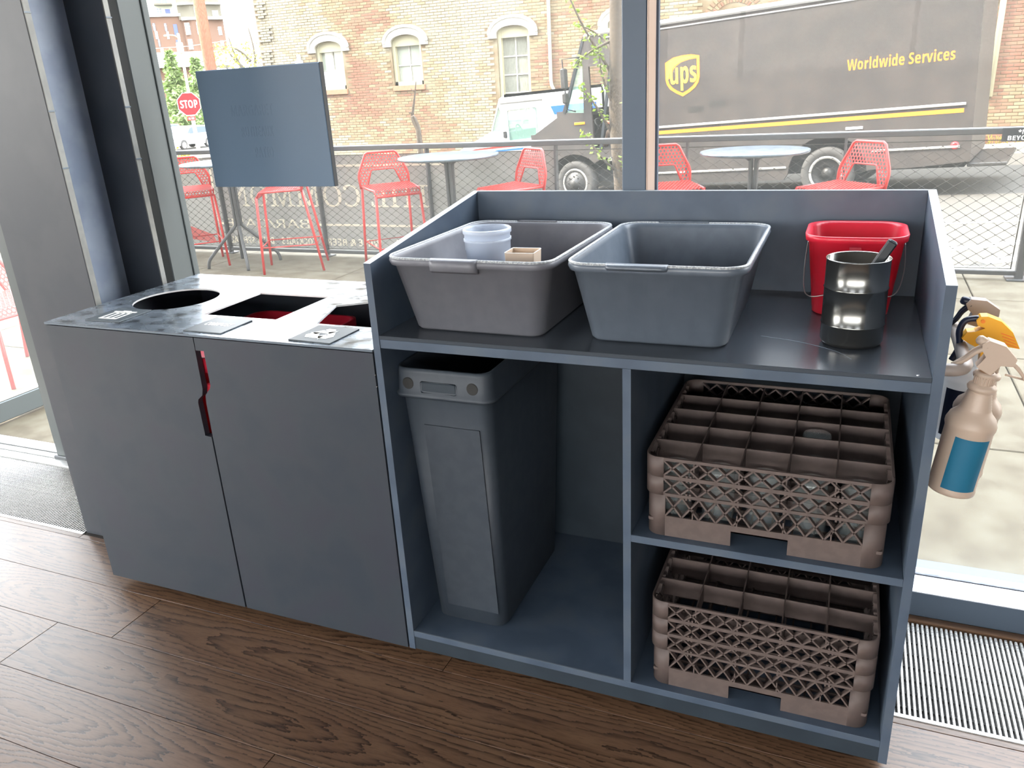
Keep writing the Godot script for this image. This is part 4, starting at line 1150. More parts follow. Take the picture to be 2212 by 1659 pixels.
# ---- red wire-look stools
func make_stool(called: String, label: String, seat: float, group: String):
	var t = thing(called, label, "stool" if seat > 0.6 else "chair", Vector3.ZERO, 0, group)
	t.set_meta("base", called)
	var r = 0.0105
	var w = 0.205
	# seat: a shallow pan that folds down at the front
	var st = S()
	var pan = [Vector2(-w, -0.17), Vector2(w, -0.17), Vector2(w - 0.01, 0.19), Vector2(-w + 0.01, 0.19)]
	lattice(st, pan, 0.0235, 0.0044, 0.003, Transform3D(Basis(Vector3(1, 0, 0), Vector3(0, -0.06, 1).normalized(), Vector3(0, 1, 0)), Vector3(0, seat + 0.004, 0)))
	var lip = [Vector2(-w + 0.01, 0), Vector2(w - 0.01, 0), Vector2(w - 0.015, 0.055), Vector2(-w + 0.015, 0.055)]
	lattice(st, lip, 0.0235, 0.0044, 0.003, Transform3D(Basis(Vector3(1, 0, 0), Vector3(0, -0.92, 0.39), Vector3(0, 0.39, 0.92)), Vector3(0, seat - 0.007, 0.19)))
	obj("seat", st, M.stool, t)
	# back: a bridge-shaped panel with an open middle
	st = S()
	var bx = Transform3D(Basis(Vector3(1, 0, 0), Vector3(0, 0.985, -0.17), Vector3(0, 0.17, 0.985)), Vector3(0, seat, -0.185))
	var out = [Vector2(-0.215, 0.0), Vector2(-0.15, 0.0), Vector2(-0.10, 0.135), Vector2(0.10, 0.135), Vector2(0.15, 0.0), Vector2(0.215, 0.0), Vector2(0.218, 0.10), Vector2(0.13, 0.275), Vector2(-0.13, 0.275), Vector2(-0.218, 0.10)]
	lattice(st, out, 0.0235, 0.0044, 0.003, bx)
	obj("backrest", st, M.stool, t)
	st = S(); smooth(st)
	var fr = []
	for p in [Vector2(-0.215, -0.02), Vector2(-0.220, 0.08), Vector2(-0.212, 0.115), Vector2(-0.14, 0.262), Vector2(-0.118, 0.276), Vector2(0.118, 0.276), Vector2(0.14, 0.262), Vector2(0.212, 0.115), Vector2(0.220, 0.08), Vector2(0.215, -0.02)]: fr.append(bx * Vector3(p.x, p.y, 0))
	tube(st, fr, r, 8)
	fr = []
	for p in [Vector2(-0.155, -0.005), Vector2(-0.108, 0.122), Vector2(-0.092, 0.133), Vector2(0.092, 0.133), Vector2(0.108, 0.122), Vector2(0.155, -0.005)]: fr.append(bx * Vector3(p.x, p.y, 0))
	tube(st, fr, 0.007, 6)
	tube(st, [Vector3(-w, seat, -0.185), Vector3(-w, seat - 0.004, 0.0), Vector3(-w + 0.012, seat - 0.008, 0.18), Vector3(-w + 0.015, seat - 0.055, 0.212), Vector3(w - 0.015, seat - 0.055, 0.212), Vector3(w - 0.012, seat - 0.008, 0.18), Vector3(w, seat - 0.004, 0.0), Vector3(w, seat, -0.185)], r * 0.9, 8)
	obj("frame", st, M.stool, t)
	for s in [-1, 1]:
		st = S(); smooth(st); tube(st, [Vector3(s * 0.19, seat - 0.05, 0.21), Vector3(s * 0.215, 0.0, 0.24)], 0.0115, 8); obj("leg", st, M.stool, t)
		st = S(); smooth(st); tube(st, [Vector3(s * 0.205, seat - 0.005, -0.185), Vector3(s * 0.225, 0.0, -0.285)], 0.0115, 8); obj("leg", st, M.stool, t)
	if seat > 0.6:
		st = S(); smooth(st)
		var q = []
		for p in [[-1, 1], [1, 1], [1, -1], [-1, -1], [-1, 1]]: q.append(Vector3(p[0] * 0.207, 0.235, 0.228 if p[1] > 0 else -0.252))
		tube(st, q, 0.006, 6); obj("foot_ring", st, M.stool, t)
	return t

func facing(x: float, z: float, fx: float, fz: float) -> Transform3D:
	return Transform3D(Basis(Vector3.UP, atan2(fx, fz)), Vector3(x, 0, z))

func stools():
	var g = "red perforated stools on the patio"
	var t = make_stool("bar_stool", "red perforated metal bar stool right of the small round table, facing left", 0.715, g)
	t.transform = facing(-0.085, -5.80, -0.72, 0.69)
	dup(t, "red perforated metal bar stool between the middle table and the brown truck's front wheel", facing(-2.49, -5.86, -0.6, 0.8), g)
	dup(t, "red perforated bar stool just right of the window post, left of a round table", facing(-1.225, -5.86, 0.5, 0.86), g)
	dup(t, "red perforated bar stool between the black sign board and the slanted counter side", facing(-3.62, -5.94, 0.72, 0.69), g)
	dup(t, "red perforated bar stool mostly hidden behind the black sign board, its legs below it", facing(-4.67, -5.84, -0.86, 0.5), g)
	dup(t, "red perforated bar stool at the left edge of the window, under the stop sign", facing(-5.74, -5.82, 0.76, 0.65), g)
	var c = make_stool("patio_chair", "low red perforated metal chair just outside the open glass door at the left edge", 0.45, "")
	c.transform = facing(-4.52, -2.98, 0.96, 0.05)

func tables():
	for q in [[-0.65, -5.90, 0.37, 0.955, "round gray patio table in front of the brown truck, right of the window post"], [-3.03, -5.90, 0.41, 0.965, "round gray patio table in the middle, before the gray banner's right end"], [-5.285, -5.89, 0.42, 0.955, "round gray patio table half hidden behind the black sign board"]]:
		var t = thing("patio_table", q[4], "table", Vector3(q[0], 0, q[1]), 0.785, "round tables on the patio")
		var r = q[2]; var h = q[3]
		var st = S(); smooth(st)
		lathe(st, [[0, h - 0.024], [r - 0.012, h - 0.024], [r - 0.002, h - 0.018], [r, h - 0.010], [r - 0.004, h - 0.002], [r - 0.02, h], [0, h]], 56)
		obj("tabletop", st, M.tabletop, t)
		st = S(); cbox(st, Vector3(-0.12, h - 0.038, -0.12), Vector3(0.12, h - 0.024, 0.12), 0.006); obj("top_bracket", st, M.fence, t)
		for k in 4:
			var b = Basis(Vector3.UP, PI / 2 * k)
			st = S(); smooth(st)
			var pts = []
			for p in [[0.09, h - 0.035], [0.045, h - 0.055], [0.027, h - 0.10], [0.025, 0.43], [0.04, 0.36], [0.10, 0.30], [0.26, 0.135], [0.315, 0.07], [0.33, 0.0]]: pts.append(b * Vector3(p[0], p[1], 0))
			tube(st, curve(pts, 4), 0.015, 10); obj("leg", st, M.fence, t)

# ---- brick building across the street
func hood(st, x0: float, x1: float, y0: float, y1: float, z0: float, z1: float, thick: float, drop: float):
	var c = (x0 + x1) / 2; var w = (x1 - x0) / 2
	var pts = arc(c, y0, w, y1 - y0, 0, 180, 18)
	pts.append([x0, y0 - drop]); pts.append([x0 + thick, y0 - drop])
	var inner = arc(c, y0 - 0.0, w - thick, (y1 - y0) - thick * 0.95, 180, 0, 14)
	pts += inner
	pts.append([x1 - thick, y0 - drop]); pts.append([x1, y0 - drop])
	prism(st, P2(pts), z0, z1)

func brick_building():
	var Z = -20.0
	var b = thing("brick_building", "old red brick building with faded whitewash and arched white window hoods across the street", "building", Vector3(0, 0, 0))
	# openings: x0, x1, sill, head, kind
	var op = [[-14.17, -13.28, 1.62, 2.86, 0], [-11.73, -10.83, 1.62, 2.86, 1], [-8.63, -7.76, 0.75, 2.84, 2], [-5.72, -4.86, 0.75, 2.84, 2], [1.35, 2.34, 0.62, 2.95, 2]]
	var st = S()
	var x = -16.05
	for o in op:
		box(st, Vector3(x, -1.6, Z - 0.5), Vector3(o[0], 10, Z))
		box(st, Vector3(o[0], -1.6, Z - 0.5), Vector3(o[1], o[2], Z)); box(st, Vector3(o[0], o[3], Z - 0.5), Vector3(o[1], 10, Z))
		x = o[1]
	box(st, Vector3(x, -1.6, Z - 0.5), Vector3(22, 10, Z))
	box(st, Vector3(-16.05, -1.6, Z - 14), Vector3(-15.6, 10, Z - 0.5)); box(st, Vector3(-16.05, 9.8, Z - 14), Vector3(22, 10, Z))
	obj("wall", st, M.mortar, b)
	# bricks in running bond, each a little proud and uneven
	var whiten = noise(61, 0.22, 4); var redden = noise(62, 0.35, 3)
	var ch = 0.0685; var bl = 0.218
	var lens = noise(63, 3.0, 1)
	var shared = []
	for k in 3:
		var s = S(); cbox(s, Vector3(-0.103, -0.0285, -0.02), Vector3(0.103, 0.0285, 0.006 + 0.002 * k), 0.004); s.generate_normals(); shared.append(s.commit())
	var spots = []
	for j in 92:
		var y = -0.95 + j * ch
		if y > 5.2: break
		for i in 96:
			var cx = -15.93 + i * bl + (bl / 2 if j % 2 else 0.0)
			if cx > 4.6: break
			var skip = false
			for o in op:
				if cx > o[0] - 0.11 and cx < o[1] + 0.11 and y > o[2] - 0.13 and y < o[3] + 0.02: skip = true
				if o[4] < 3 and absf(cx - (o[0] + o[1]) / 2) < 0.74 and y > 2.56 and y < 2.6 + 0.5 * sqrt(maxf(0.0, 1.0 - pow((cx - (o[0] + o[1]) / 2) / 0.74, 2))): skip = true
			if absf(cx + 2.8) < 0.72 and y > 2.55 and y < 3.35: skip = true
			if y < street_y(cx) + 0.05: skip = true
			if skip: continue
			var w = whiten.get_noise_2d(cx, y * 1.4) + 0.35 * lens.get_noise_2d(cx * 3.0, y * 9.0)
			var r = redden.get_noise_2d(cx, y) + 0.4 * lens.get_noise_2d(cx * 2.0 + 9.0, y * 7.0)
			# washed pale on the left and at the foot, redder to the right
			var pale = w + 0.24 - 0.030 * (cx + 8.0) - 0.25 * clampf(r, -0.5, 0.5)
			if cx > 2.3 and y > 1.0: pale -= 0.25
			var kind = 4 if pale > 0.42 else 3 if pale > 0.18 else 2 if pale > -0.02 else 1 if pale > -0.22 else 0
			var near = cx > 2.36 or (cx > -1.9 and cx < 1.3 and y > 2.75) or (cx < -3.6 and cx > -4.8 and y > 2.8)
			# quoins: groups of courses at the left corner stand proud
			var proud = 0.035 if cx < -15.5 - (0.12 if int((y + 2.0) / 0.62) % 2 else 0.0) and fposmod(y + 2.0, 0.62) < 0.45 else 0.0
			spots.append([Vector3(cx, y, Z + proud), kind, near])
	var own = 0
	var rest = []
	for s in spots:
		if s[2] and own < 295 and s[0].y < 3.2 and s[0].x < 3.7 and s[0].y > -0.2:
			own += 1
			var o = obj("brick", shared[own % 3], M.bricks[s[1]], b, Transform3D(Basis(), s[0] + Vector3(0, 0, rng.randf_range(-0.002, 0.003))))
		else: rest.append(s)
	var mm = MultiMesh.new(); mm.transform_format = MultiMesh.TRANSFORM_3D; mm.use_colors = true; mm.mesh = shared[0]
	mm.instance_count = rest.size()
	for i in rest.size():
		mm.set_instance_transform(i, Transform3D(Basis.from_scale(Vector3(1, 1, 1)), rest[i][0] + Vector3(0, 0, rng.randf_range(-0.002, 0.004))))
		var c = M.bricks[rest[i][1]].albedo_color.srgb_to_linear()
		var v = rng.randf_range(0.88, 1.1)
		mm.set_instance_color(i, Color(minf(c.r * v, 1), minf(c.g * v, 1), minf(c.b * v, 1)))
	var mi = MultiMeshInstance3D.new(); mi.multimesh = mm; mi.material_override = M.brickfield; mi.name = "brickwork"
	b.add_child(mi, true); stuff(mi)
	# windows
	for o in op:
		var c = (o[0] + o[1]) / 2
		if o[4] < 3:
			st = S(); hood(st, c - 0.675, c + 0.675, 2.70, 3.10, Z - 0.02, Z + 0.05, 0.235, 0.10); obj("window_hood", st, M.stone, b)
			st = S(); hood(st, c - 0.675, c + 0.675, 2.70, 3.12, Z - 0.02, Z + 0.075, 0.075, 0.02); obj("hood_moulding", st, M.stone, b)
		var wn = Node3D.new(); wn.name = "window"; b.add_child(wn, true)
		var x0 = o[0] - 0.02; var x1 = o[1] + 0.02; var y0 = o[2]; var y1 = o[3]
		var gy = 2.60
		st = S()
		box(st, Vector3(x0, y0, Z - 0.26), Vector3(x0 + 0.10, y1, Z - 0.06)); box(st, Vector3(x1 - 0.10, y0, Z - 0.26), Vector3(x1, y1, Z - 0.06))
		box(st, Vector3(x0, gy, Z - 0.26), Vector3(x1, y1 + 0.02, Z - 0.08)); box(st, Vector3(x0, y0, Z - 0.26), Vector3(x1, y0 + 0.10, Z - 0.06))
		obj("casing", st, M.sash, wn)
		st = S(); box(st, Vector3(x0 + 0.09, y0 + 0.09, Z - 0.20), Vector3(x1 - 0.09, gy, Z - 0.19)); obj("pane", st, M.pane if o[4] < 2 else M.curtain, wn)
		st = S()
		var gl = x0 + 0.10; var gr = x1 - 0.10
		box(st, Vector3(c - 0.017, y0 + 0.1, Z - 0.19), Vector3(c + 0.017, gy, Z - 0.165))
		for yy in ([lerpf(y0 + 0.1, gy, 0.46)] if o[4] < 2 else [lerpf(y0 + 0.1, gy, 0.25), lerpf(y0 + 0.1, gy, 0.5), lerpf(y0 + 0.1, gy, 0.75)]):
			box(st, Vector3(gl, yy - 0.016, Z - 0.19), Vector3(gr, yy + 0.016, Z - 0.162))
		obj("muntin", st, M.stone, wn)
		if o[4] == 0:
			st = S(); box(st, Vector3(gl, y0 + 0.10, Z - 0.19), Vector3(gr, 2.10, Z - 0.12)); obj("air_unit", st, M.vanwhite, wn)
		if o[4] == 1:
			st = S()
			for sx in [gl + 0.03, c + 0.03]:
				var w = (gr - gl) / 2 - 0.07
				box(st, Vector3(sx, y0 + 0.14, Z - 0.1895), Vector3(sx + 0.012, gy - 0.05, Z - 0.18)); box(st, Vector3(sx + w, y0 + 0.14, Z - 0.1895), Vector3(sx + w + 0.012, gy - 0.05, Z - 0.18))
				box(st, Vector3(sx, gy - 0.06, Z - 0.1895), Vector3(sx + w, gy - 0.05, Z - 0.18))
			obj("inner_tape", st, M.stone, wn)
		st = S(); cbox(st, Vector3(x0 - 0.02, y0 - 0.13, Z - 0.1), Vector3(x1 + 0.02, y0, Z + 0.05), 0.006); obj("window_sill", st, M.trim if o[4] > 1 else M.pole, wn)
	# bricked-up arch above the truck
	for k in 21:
		var a = PI * (k + 0.5) / 21
		st = S(); cbox(st, Vector3(-0.028, 0.0, -0.02), Vector3(0.028, 0.115, 0.012), 0.004)
		obj("arch_brick", st, M.bricks[1 + k % 2], b, Transform3D(Basis(Vector3.BACK, a - PI / 2), Vector3(-2.8 + 0.56 * cos(a), 2.60 + 0.46 * sin(a), Z)))
		st = S(); cbox(st, Vector3(-0.022, 0.0, -0.02), Vector3(0.022, 0.10, 0.010), 0.004)
		obj("arch_brick", st, M.bricks[(k + 1) % 3], b, Transform3D(Basis(Vector3.BACK, a - PI / 2), Vector3(-2.8 + 0.43 * cos(a), 2.60 + 0.34 * sin(a), Z)))
	st = S(); smooth(st); tube(st, [Vector3(-7.20, 6, Z + 0.06), Vector3(-7.20, 1.55, Z + 0.06), Vector3(-7.18, 1.42, Z + 0.07), Vector3(-7.10, 1.30, Z + 0.12), Vector3(-7.10, -0.4, Z + 0.12)], 0.042, 10); obj("drain_pipe", st, M.curb, b)
	st = S(); smooth(st); tube(st, [Vector3(2.46, 5, Z + 0.05), Vector3(2.46, 0.72, Z + 0.05)], 0.06, 10); obj("drain_pipe", st, M.sash, b)
	st = S(); cbox(st, Vector3(-14.85, 2.33, Z), Vector3(-14.62, 2.44, Z + 0.08), 0.01); cbox(st, Vector3(-14.80, 2.44, Z), Vector3(-14.67, 2.60, Z + 0.06), 0.02); obj("meter_box", st, M.vanwhite, b)
	# dry weeds at the foot of the wall
	var wd = S()
	for k in 700:
		var cx = rng.randf_range(-15.5, 4.2); var y = street_y(cx) + 0.14
		if rng.randf() < 0.5 and cx < 1.0: continue
		var h = rng.randf_range(0.06, 0.24); var dx = rng.randf_range(-0.08, 0.08)
		beam(wd, Vector3(cx, y, Z + 0.10), Vector3(cx + dx, y + h, Z + rng.randf_range(0.03, 0.2)), 0.012, 0.004)
	var wo = stuff(obj("weeds", wd, M.grass)); tag(wo, "strip of dry yellow weeds along the foot of the brick wall", "weeds")

# ---------------------------------------------------------------- vehicles
const TRUCK := Transform3D(Basis(Vector3(-0.980, -0.051, -0.191), Vector3(-0.050, 0.999, -0.010), Vector3(0.191, 0.0, -0.982)), Vector3(-0.388, -0.518, -13.83))

func wheel(parent, at: Vector3, r: float, w: float, deep: bool, rim_m):
	var n = Node3D.new(); n.name = "wheel"; parent.add_child(n, true); n.position = at
	var side = Transform3D(Basis(Vector3.RIGHT, -PI / 2), Vector3.ZERO)   # lathe axis towards the near side
	var st = S(); smooth(st)
	lathe(st, [[r * 0.66, -w], [r * 0.97, -w], [r, -w * 0.85], [r, -w * 0.15], [r * 0.96, 0.0], [r * 0.86, 0.012], [r * 0.66, 0.0], [r * 0.63, -0.03]], 40, side)
	obj("tyre", st, M.tyre, n)
	st = S(); smooth(st)
	if deep: lathe(st, [[r * 0.66, 0.004], [r * 0.60, 0.006], [r * 0.57, -0.02], [r * 0.52, -0.10], [r * 0.22, -0.12], [r * 0.2, -0.05], [0, -0.045]], 36, side)
	else: lathe(st, [[r * 0.66, 0.004], [r * 0.60, 0.006], [r * 0.57, -0.015], [r * 0.46, 0.0], [r * 0.40, 0.03], [r * 0.22, 0.045], [r * 0.2, 0.075], [0, 0.08]], 36, side)
	obj("rim", st, rim_m, n)
	st = S(); smooth(st); lathe(st, [[r * 0.57, 0.002], [r * 0.60, 0.012], [r * 0.64, 0.012], [r * 0.665, 0.002]], 36, side); obj("rim_edge", st, M.trim, n)
	st = S()
	for k in 8:
		var a = TAU * k / 8
		lathe(st, [[0, 0.012], [0.014, 0.012], [0.016, 0]], 8, side * Transform3D(Basis(), Vector3(cos(a) * r * 0.32, 0.04 if not deep else -0.115, sin(a) * r * 0.32)))
	obj("lug_nut", st, rim_m, n)

func glass_poly(parent, pts: Array, z: float, m):
	var st = S(); prism(st, P2(pts), z - 0.003, z + 0.003); obj("window_pane", st, m, parent)

func frame_poly(st, outer: Array, holes: Array, z0: float, z1: float):
	# a panel with openings: cut into strips along x by the openings' own corners
	var xs = []
	for p in outer: xs.append(p[0])
	for h in holes:
		for p in h: xs.append(p[0])
	xs.sort()
	for i in xs.size() - 1:
		if xs[i + 1] - xs[i] < 1e-4: continue
		var cols = []
		for x in [xs[i] + 1e-5, xs[i + 1] - 1e-5]:
			var ys = []
			for poly in [outer] + holes:
				for k in poly.size():
					var a = poly[k]; var b = poly[(k + 1) % poly.size()]
					if (a[0] <= x) != (b[0] <= x): ys.append(lerpf(a[1], b[1], (x - a[0]) / (b[0] - a[0])))
			ys.sort(); cols.append(ys)
		if cols[0].size() != cols[1].size(): continue
		for k in range(0, cols[0].size() - 1, 2):
			var q = [Vector2(xs[i], cols[0][k]), Vector2(xs[i + 1], cols[1][k]), Vector2(xs[i + 1], cols[1][k + 1]), Vector2(xs[i], cols[0][k + 1])]
			for s in [[z1, false], [z0, true]]:
				var v = []
				for p in q: v.append(Vector3(p.x, p.y, s[0]))
				if s[1]: v.reverse()
				quad(st, v[0], v[1], v[2], v[3])
			quad(st, Vector3(q[0].x, q[0].y, z0), Vector3(q[1].x, q[1].y, z0), Vector3(q[1].x, q[1].y, z1), Vector3(q[0].x, q[0].y, z1))
			quad(st, Vector3(q[3].x, q[3].y, z1), Vector3(q[2].x, q[2].y, z1), Vector3(q[2].x, q[2].y, z0), Vector3(q[3].x, q[3].y, z0))
	for poly in [outer] + holes:
		for k in poly.size():
			var a = poly[k]; var b = poly[(k + 1) % poly.size()]
			quad(st, Vector3(a[0], a[1], z0), Vector3(b[0], b[1], z0), Vector3(b[0], b[1], z1), Vector3(a[0], a[1], z1))

func delivery_truck():
	var t = thing("delivery_truck", "dark brown step-van delivery truck with a gold shield emblem driving left along the street", "truck")
	t.transform = TRUCK
	var W = 2.35
	# box: outline with a round wheel opening
	var st = S()
	var prof = [[-1.99, 0.50]] + [[-1.2, 0.44], [-0.62, 0.44]] + arc(0, 0.42, 0.60, 0.56, 180, 0, 14) + [[0.66, 0.33], [2.96, 0.33], [2.96, 2.93], [-1.99, 2.93]]
	prism(st, P2(prof), 0.0, 0.05); prism(st, P2(prof), W - 0.05, W)
	box(st, Vector3(-1.99, 0.5, 0.05), Vector3(-1.94, 2.93, W - 0.05)); box(st, Vector3(-1.99, 2.86, 0.0), Vector3(2.96, 2.93, W)); box(st, Vector3(2.91, 0.45, 0.05), Vector3(2.96, 2.9, W - 0.05))
	box(st, Vector3(-1.95, 0.62, 0.3), Vector3(2.9, 0.72, W - 0.3))
	obj("cargo_box", st, M.truck, t)
	st = S(); box(st, Vector3(-1.9, 0.40, 0.25), Vector3(4.9, 0.62, W - 0.25)); box(st, Vector3(-0.62, 0.5, 0.32), Vector3(0.64, 1.0, 0.34)); obj("chassis", st, M.darkin, t)
	st = S(); smooth(st)
	tube(st, [Vector3(-2.0, 2.965, 0.02), Vector3(4.05, 2.965, 0.02), Vector3(4.2, 2.94, 0.05)], 0.045, 10); obj("roof_rail", st, M.chrome, t)
	st = S(); cbox(st, Vector3(-1.99, 2.93, 0.03), Vector3(4.1, 3.02, W - 0.03), 0.03); obj("roof", st, M.aptlight, t)
	st = S(); cbox(st, Vector3(-1.98, 2.865, -0.012), Vector3(3.9, 2.89, 0.0), 0.004); obj("drip_moulding", st, M.chrome, t)
	# cab sides, near one with the door slid open
	var side = [[2.96, 0.35], [3.42, 0.35], [3.78, 0.86]] + [[4.05, 0.80]] + arc(4.58, 0.42, 0.58, 0.52, 140, 10, 8) + [[5.30, 0.42], [5.46, 0.62], [5.50, 1.18], [5.40, 1.34], [4.86, 1.62], [4.74, 1.72], [4.20, 2.93], [2.96, 2.93]]
	var win = [[4.67, 1.69], [4.29, 1.66], [4.26, 2.46], [4.42, 2.50]]
	var door = [[3.34, 0.98], [4.12, 1.02], [4.14, 2.44], [3.30, 2.42]]
	st = S(); frame_poly(st, side, [win, door], 0.0, 0.05); frame_poly(st, side, [win, [[3.30, 1.62], [4.10, 1.64], [4.10, 2.44], [3.30, 2.42]]], W - 0.05, W)
	obj("cab_side", st, M.truck, t)
	st = S()
	quad(st, Vector3(5.40, 1.34, 0), Vector3(4.86, 1.62, 0), Vector3(4.86, 1.62, W), Vector3(5.40, 1.34, W))
	box(st, Vector3(5.38, 0.55, 0.02), Vector3(5.49, 1.34, W - 0.02)); box(st, Vector3(4.70, 1.60, 0.02), Vector3(4.88, 1.72, W - 0.02)); box(st, Vector3(4.10, 2.86, 0.02), Vector3(4.24, 2.95, W - 0.02))
	box(st, Vector3(3.0, 0.95, 0.05), Vector3(4.7, 1.0, W - 0.05)); box(st, Vector3(2.96, 2.44, 0.05), Vector3(4.2, 2.95, 0.10))
	obj("cab_front", st, M.truck, t)
	glass_poly(t, win, 0.025, M.carglass); glass_poly(t, win, W - 0.025, M.carglass)
	glass_poly(t, [[3.30, 1.62], [4.10, 1.64], [4.10, 2.44], [3.30, 2.42]], W - 0.025, M.carglass)
	st = S(); quad(st, Vector3(4.72, 1.72, 0.08), Vector3(4.22, 2.86, 0.08), Vector3(4.22, 2.86, W - 0.08), Vector3(4.72, 1.72, W - 0.08)); obj("windscreen", st, M.carglass, t)
	st = S(); beam(st, Vector3(4.70, 1.68, 0.02), Vector3(4.22, 2.9, 0.02), 0.06, 0.05); beam(st, Vector3(3.98, 1.0, 0.0), Vector3(3.70, 2.4, 0.0), 0.03, 0.05); obj("pillar", st, M.blackplastic, t)
	# stripes, mouldings, lights
	st = S(); cbox(st, Vector3(-1.88, 1.285, -0.022), Vector3(2.95, 1.325, 0.0), 0.005); obj("rub_rail", st, M.trim, t)
	st = S(); box(st, Vector3(-1.86, 1.185, -0.003), Vector3(2.95, 1.245, 0.0)); obj("gold_stripe", st, M.gold, t)
	st = S(); cbox(st, Vector3(0.62, 0.51, -0.02), Vector3(2.95, 0.545, 0.0), 0.005); cbox(st, Vector3(-1.85, 0.70, -0.02), Vector3(-0.66, 0.735, 0.0), 0.005); obj("rub_rail", st, M.trim, t)
	st = S(); cbox(st, Vector3(-0.52, 1.05, -0.012), Vector3(-0.27, 1.09, 0.0), 0.004); obj("side_reflector", st, M.white, t)
	st = S(); smooth(st); lathe(st, [[0, 0.014], [0.05, 0.012], [0.055, 0]], 16, Transform3D(Basis(Vector3.RIGHT, -PI / 2), Vector3(-1.78, 0.735, 0))); obj("marker_lamp", st, M.lensred, t)
	st = S(); cbox(st, Vector3(4.28, 1.46, -0.014), Vector3(4.50, 1.505, 0.0), 0.004); obj("turn_lamp", st, M.amber, t)
	st = S(); smooth(st); lathe(st, [[0, 0.006], [0.022, 0.005], [0.024, 0]], 14, Transform3D(Basis(Vector3.RIGHT, -PI / 2), Vector3(4.52, 1.71, 0.02))); obj("window_sticker", st, M.carglass, t)
	st = S(); box(st, Vector3(2.0, 1.50, -0.002), Vector3(2.28, 1.60, 0)); box(st, Vector3(1.62, 1.56, -0.002), Vector3(1.9, 1.66, 0)); obj("faded_decal", st, M.rim, t)
	st = S(); cbox(st, Vector3(-2.45, 0.42, 0.05), Vector3(-1.95, 0.47, W - 0.05), 0.01); obj("rear_step", st, M.rim, t)
	st = S(); cbox(st, Vector3(5.42, 0.42, 0.0), Vector3(5.58, 0.62, W), 0.03); obj("bumper", st, M.darkin, t)
	# mirrors on the cab
	st = S(); smooth(st); tube(st, [Vector3(4.30, 2.62, -0.02), Vector3(4.55, 2.60, -0.22), Vector3(4.50, 1.75, -0.24), Vector3(4.45, 1.70, -0.02)], 0.013, 6); obj("mirror_arm", st, M.darkin, t)
	st = S(); cbox(st, Vector3(4.48, 2.10, -0.32), Vector3(4.56, 2.45, -0.16), 0.02); cbox(st, Vector3(4.48, 1.85, -0.32), Vector3(4.55, 2.03, -0.16), 0.02); obj("mirror", st, M.rim, t)
	st = S(); cbox(st, Vector3(3.45, 1.0, 0.55), Vector3(3.95, 1.15, 1.05), 0.04); cbox(st, Vector3(3.35, 1.1, 0.55), Vector3(3.5, 1.85, 1.05), 0.04); obj("driver_seat", st, M.darkin, t)
	st = S(); smooth(st)
	var sw = []
	for k in 25: sw.append(Vector3(4.36 + 0.08 * cos(TAU * k / 24), 1.42 + 0.17 * cos(TAU * k / 24) * 0.6 + 0.0, 0.80 + 0.2 * sin(TAU * k / 24)))
	tube(st, sw, 0.016, 6); tube(st, [Vector3(4.36, 1.42, 0.8), Vector3(4.62, 1.1, 0.8)], 0.02, 6); obj("steering_wheel", st, M.darkin, t)
	st = S(); box(st, Vector3(4.5, 1.0, 0.1), Vector3(4.85, 1.5, W - 0.1)); obj("dashboard", st, M.darkin, t)
	wheel(t, Vector3(0, 0.405, 0.02), 0.405, 0.24, true, M.rim); wheel(t, Vector3(4.58, 0.405, 0.02), 0.405, 0.22, false, M.rim)
	wheel(t, Vector3(0, 0.405, W - 0.02), 0.405, 0.24, false, M.rim); wheel(t, Vector3(4.58, 0.405, W - 0.02), 0.405, 0.22, false, M.rim)
	# emblem and lettering; the near side is seen with the truck's front to the left
	var near = Transform3D(Basis(Vector3(-1, 0, 0), Vector3(0, 1, 0), Vector3(0, 0, -1)), Vector3(2.365, 2.09, 0))
	var e = Node3D.new(); e.name = "shield_emblem"; t.add_child(e, true); e.transform = near
	var sh = [[-0.305, 0.245], [-0.16, 0.315], [0.0, 0.335], [0.16, 0.335], [0.305, 0.30], [0.305, -0.02], [0.285, -0.11], [0.225, -0.19], [0.12, -0.26], [0.0, -0.315], [-0.12, -0.255], [-0.225, -0.185], [-0.285, -0.10], [-0.305, -0.02]]
	st = S(); prism(st, P2(sh), 0, 0.004); obj("gold_border", st, M.gold, e)
	st = S(); prism(st, P2([[-0.255, -0.02], [-0.235, -0.09], [-0.18, -0.155], [-0.09, -0.215], [0.0, -0.255], [0.09, -0.215], [0.18, -0.155], [0.235, -0.09], [0.255, -0.02], [0.255, 0.262], [0.12, 0.255], [-0.02, 0.225], [-0.13, 0.16], [-0.185, 0.07], [-0.20, 0.0]]), 0.004, 0.006); obj("brown_field", st, M.truck, e)
	st = S(); prism(st, P2([[-0.29, 0.23], [-0.16, 0.295], [0.0, 0.315], [0.15, 0.315], [0.27, 0.285], [0.12, 0.265], [-0.03, 0.235], [-0.13, 0.185], [-0.20, 0.12], [-0.24, 0.03], [-0.25, -0.02], [-0.29, -0.02]]), 0.004, 0.0065); obj("gold_sweep", st, M.gold_light, e)
	letters("lettering", "ups", 0.47, 0.38, 0.004, M.gold_light, e, Transform3D(Basis(), Vector3(0.018, -0.03, 0.008)), "Droid Sans", 700)
	letters("lettering", "Worldwide Services", 1.44, 0.165, 0.003, M.gold, t, Transform3D(near.basis, Vector3(-0.975, 1.99, -0.001)), "Droid Sans", 700)
	driver()

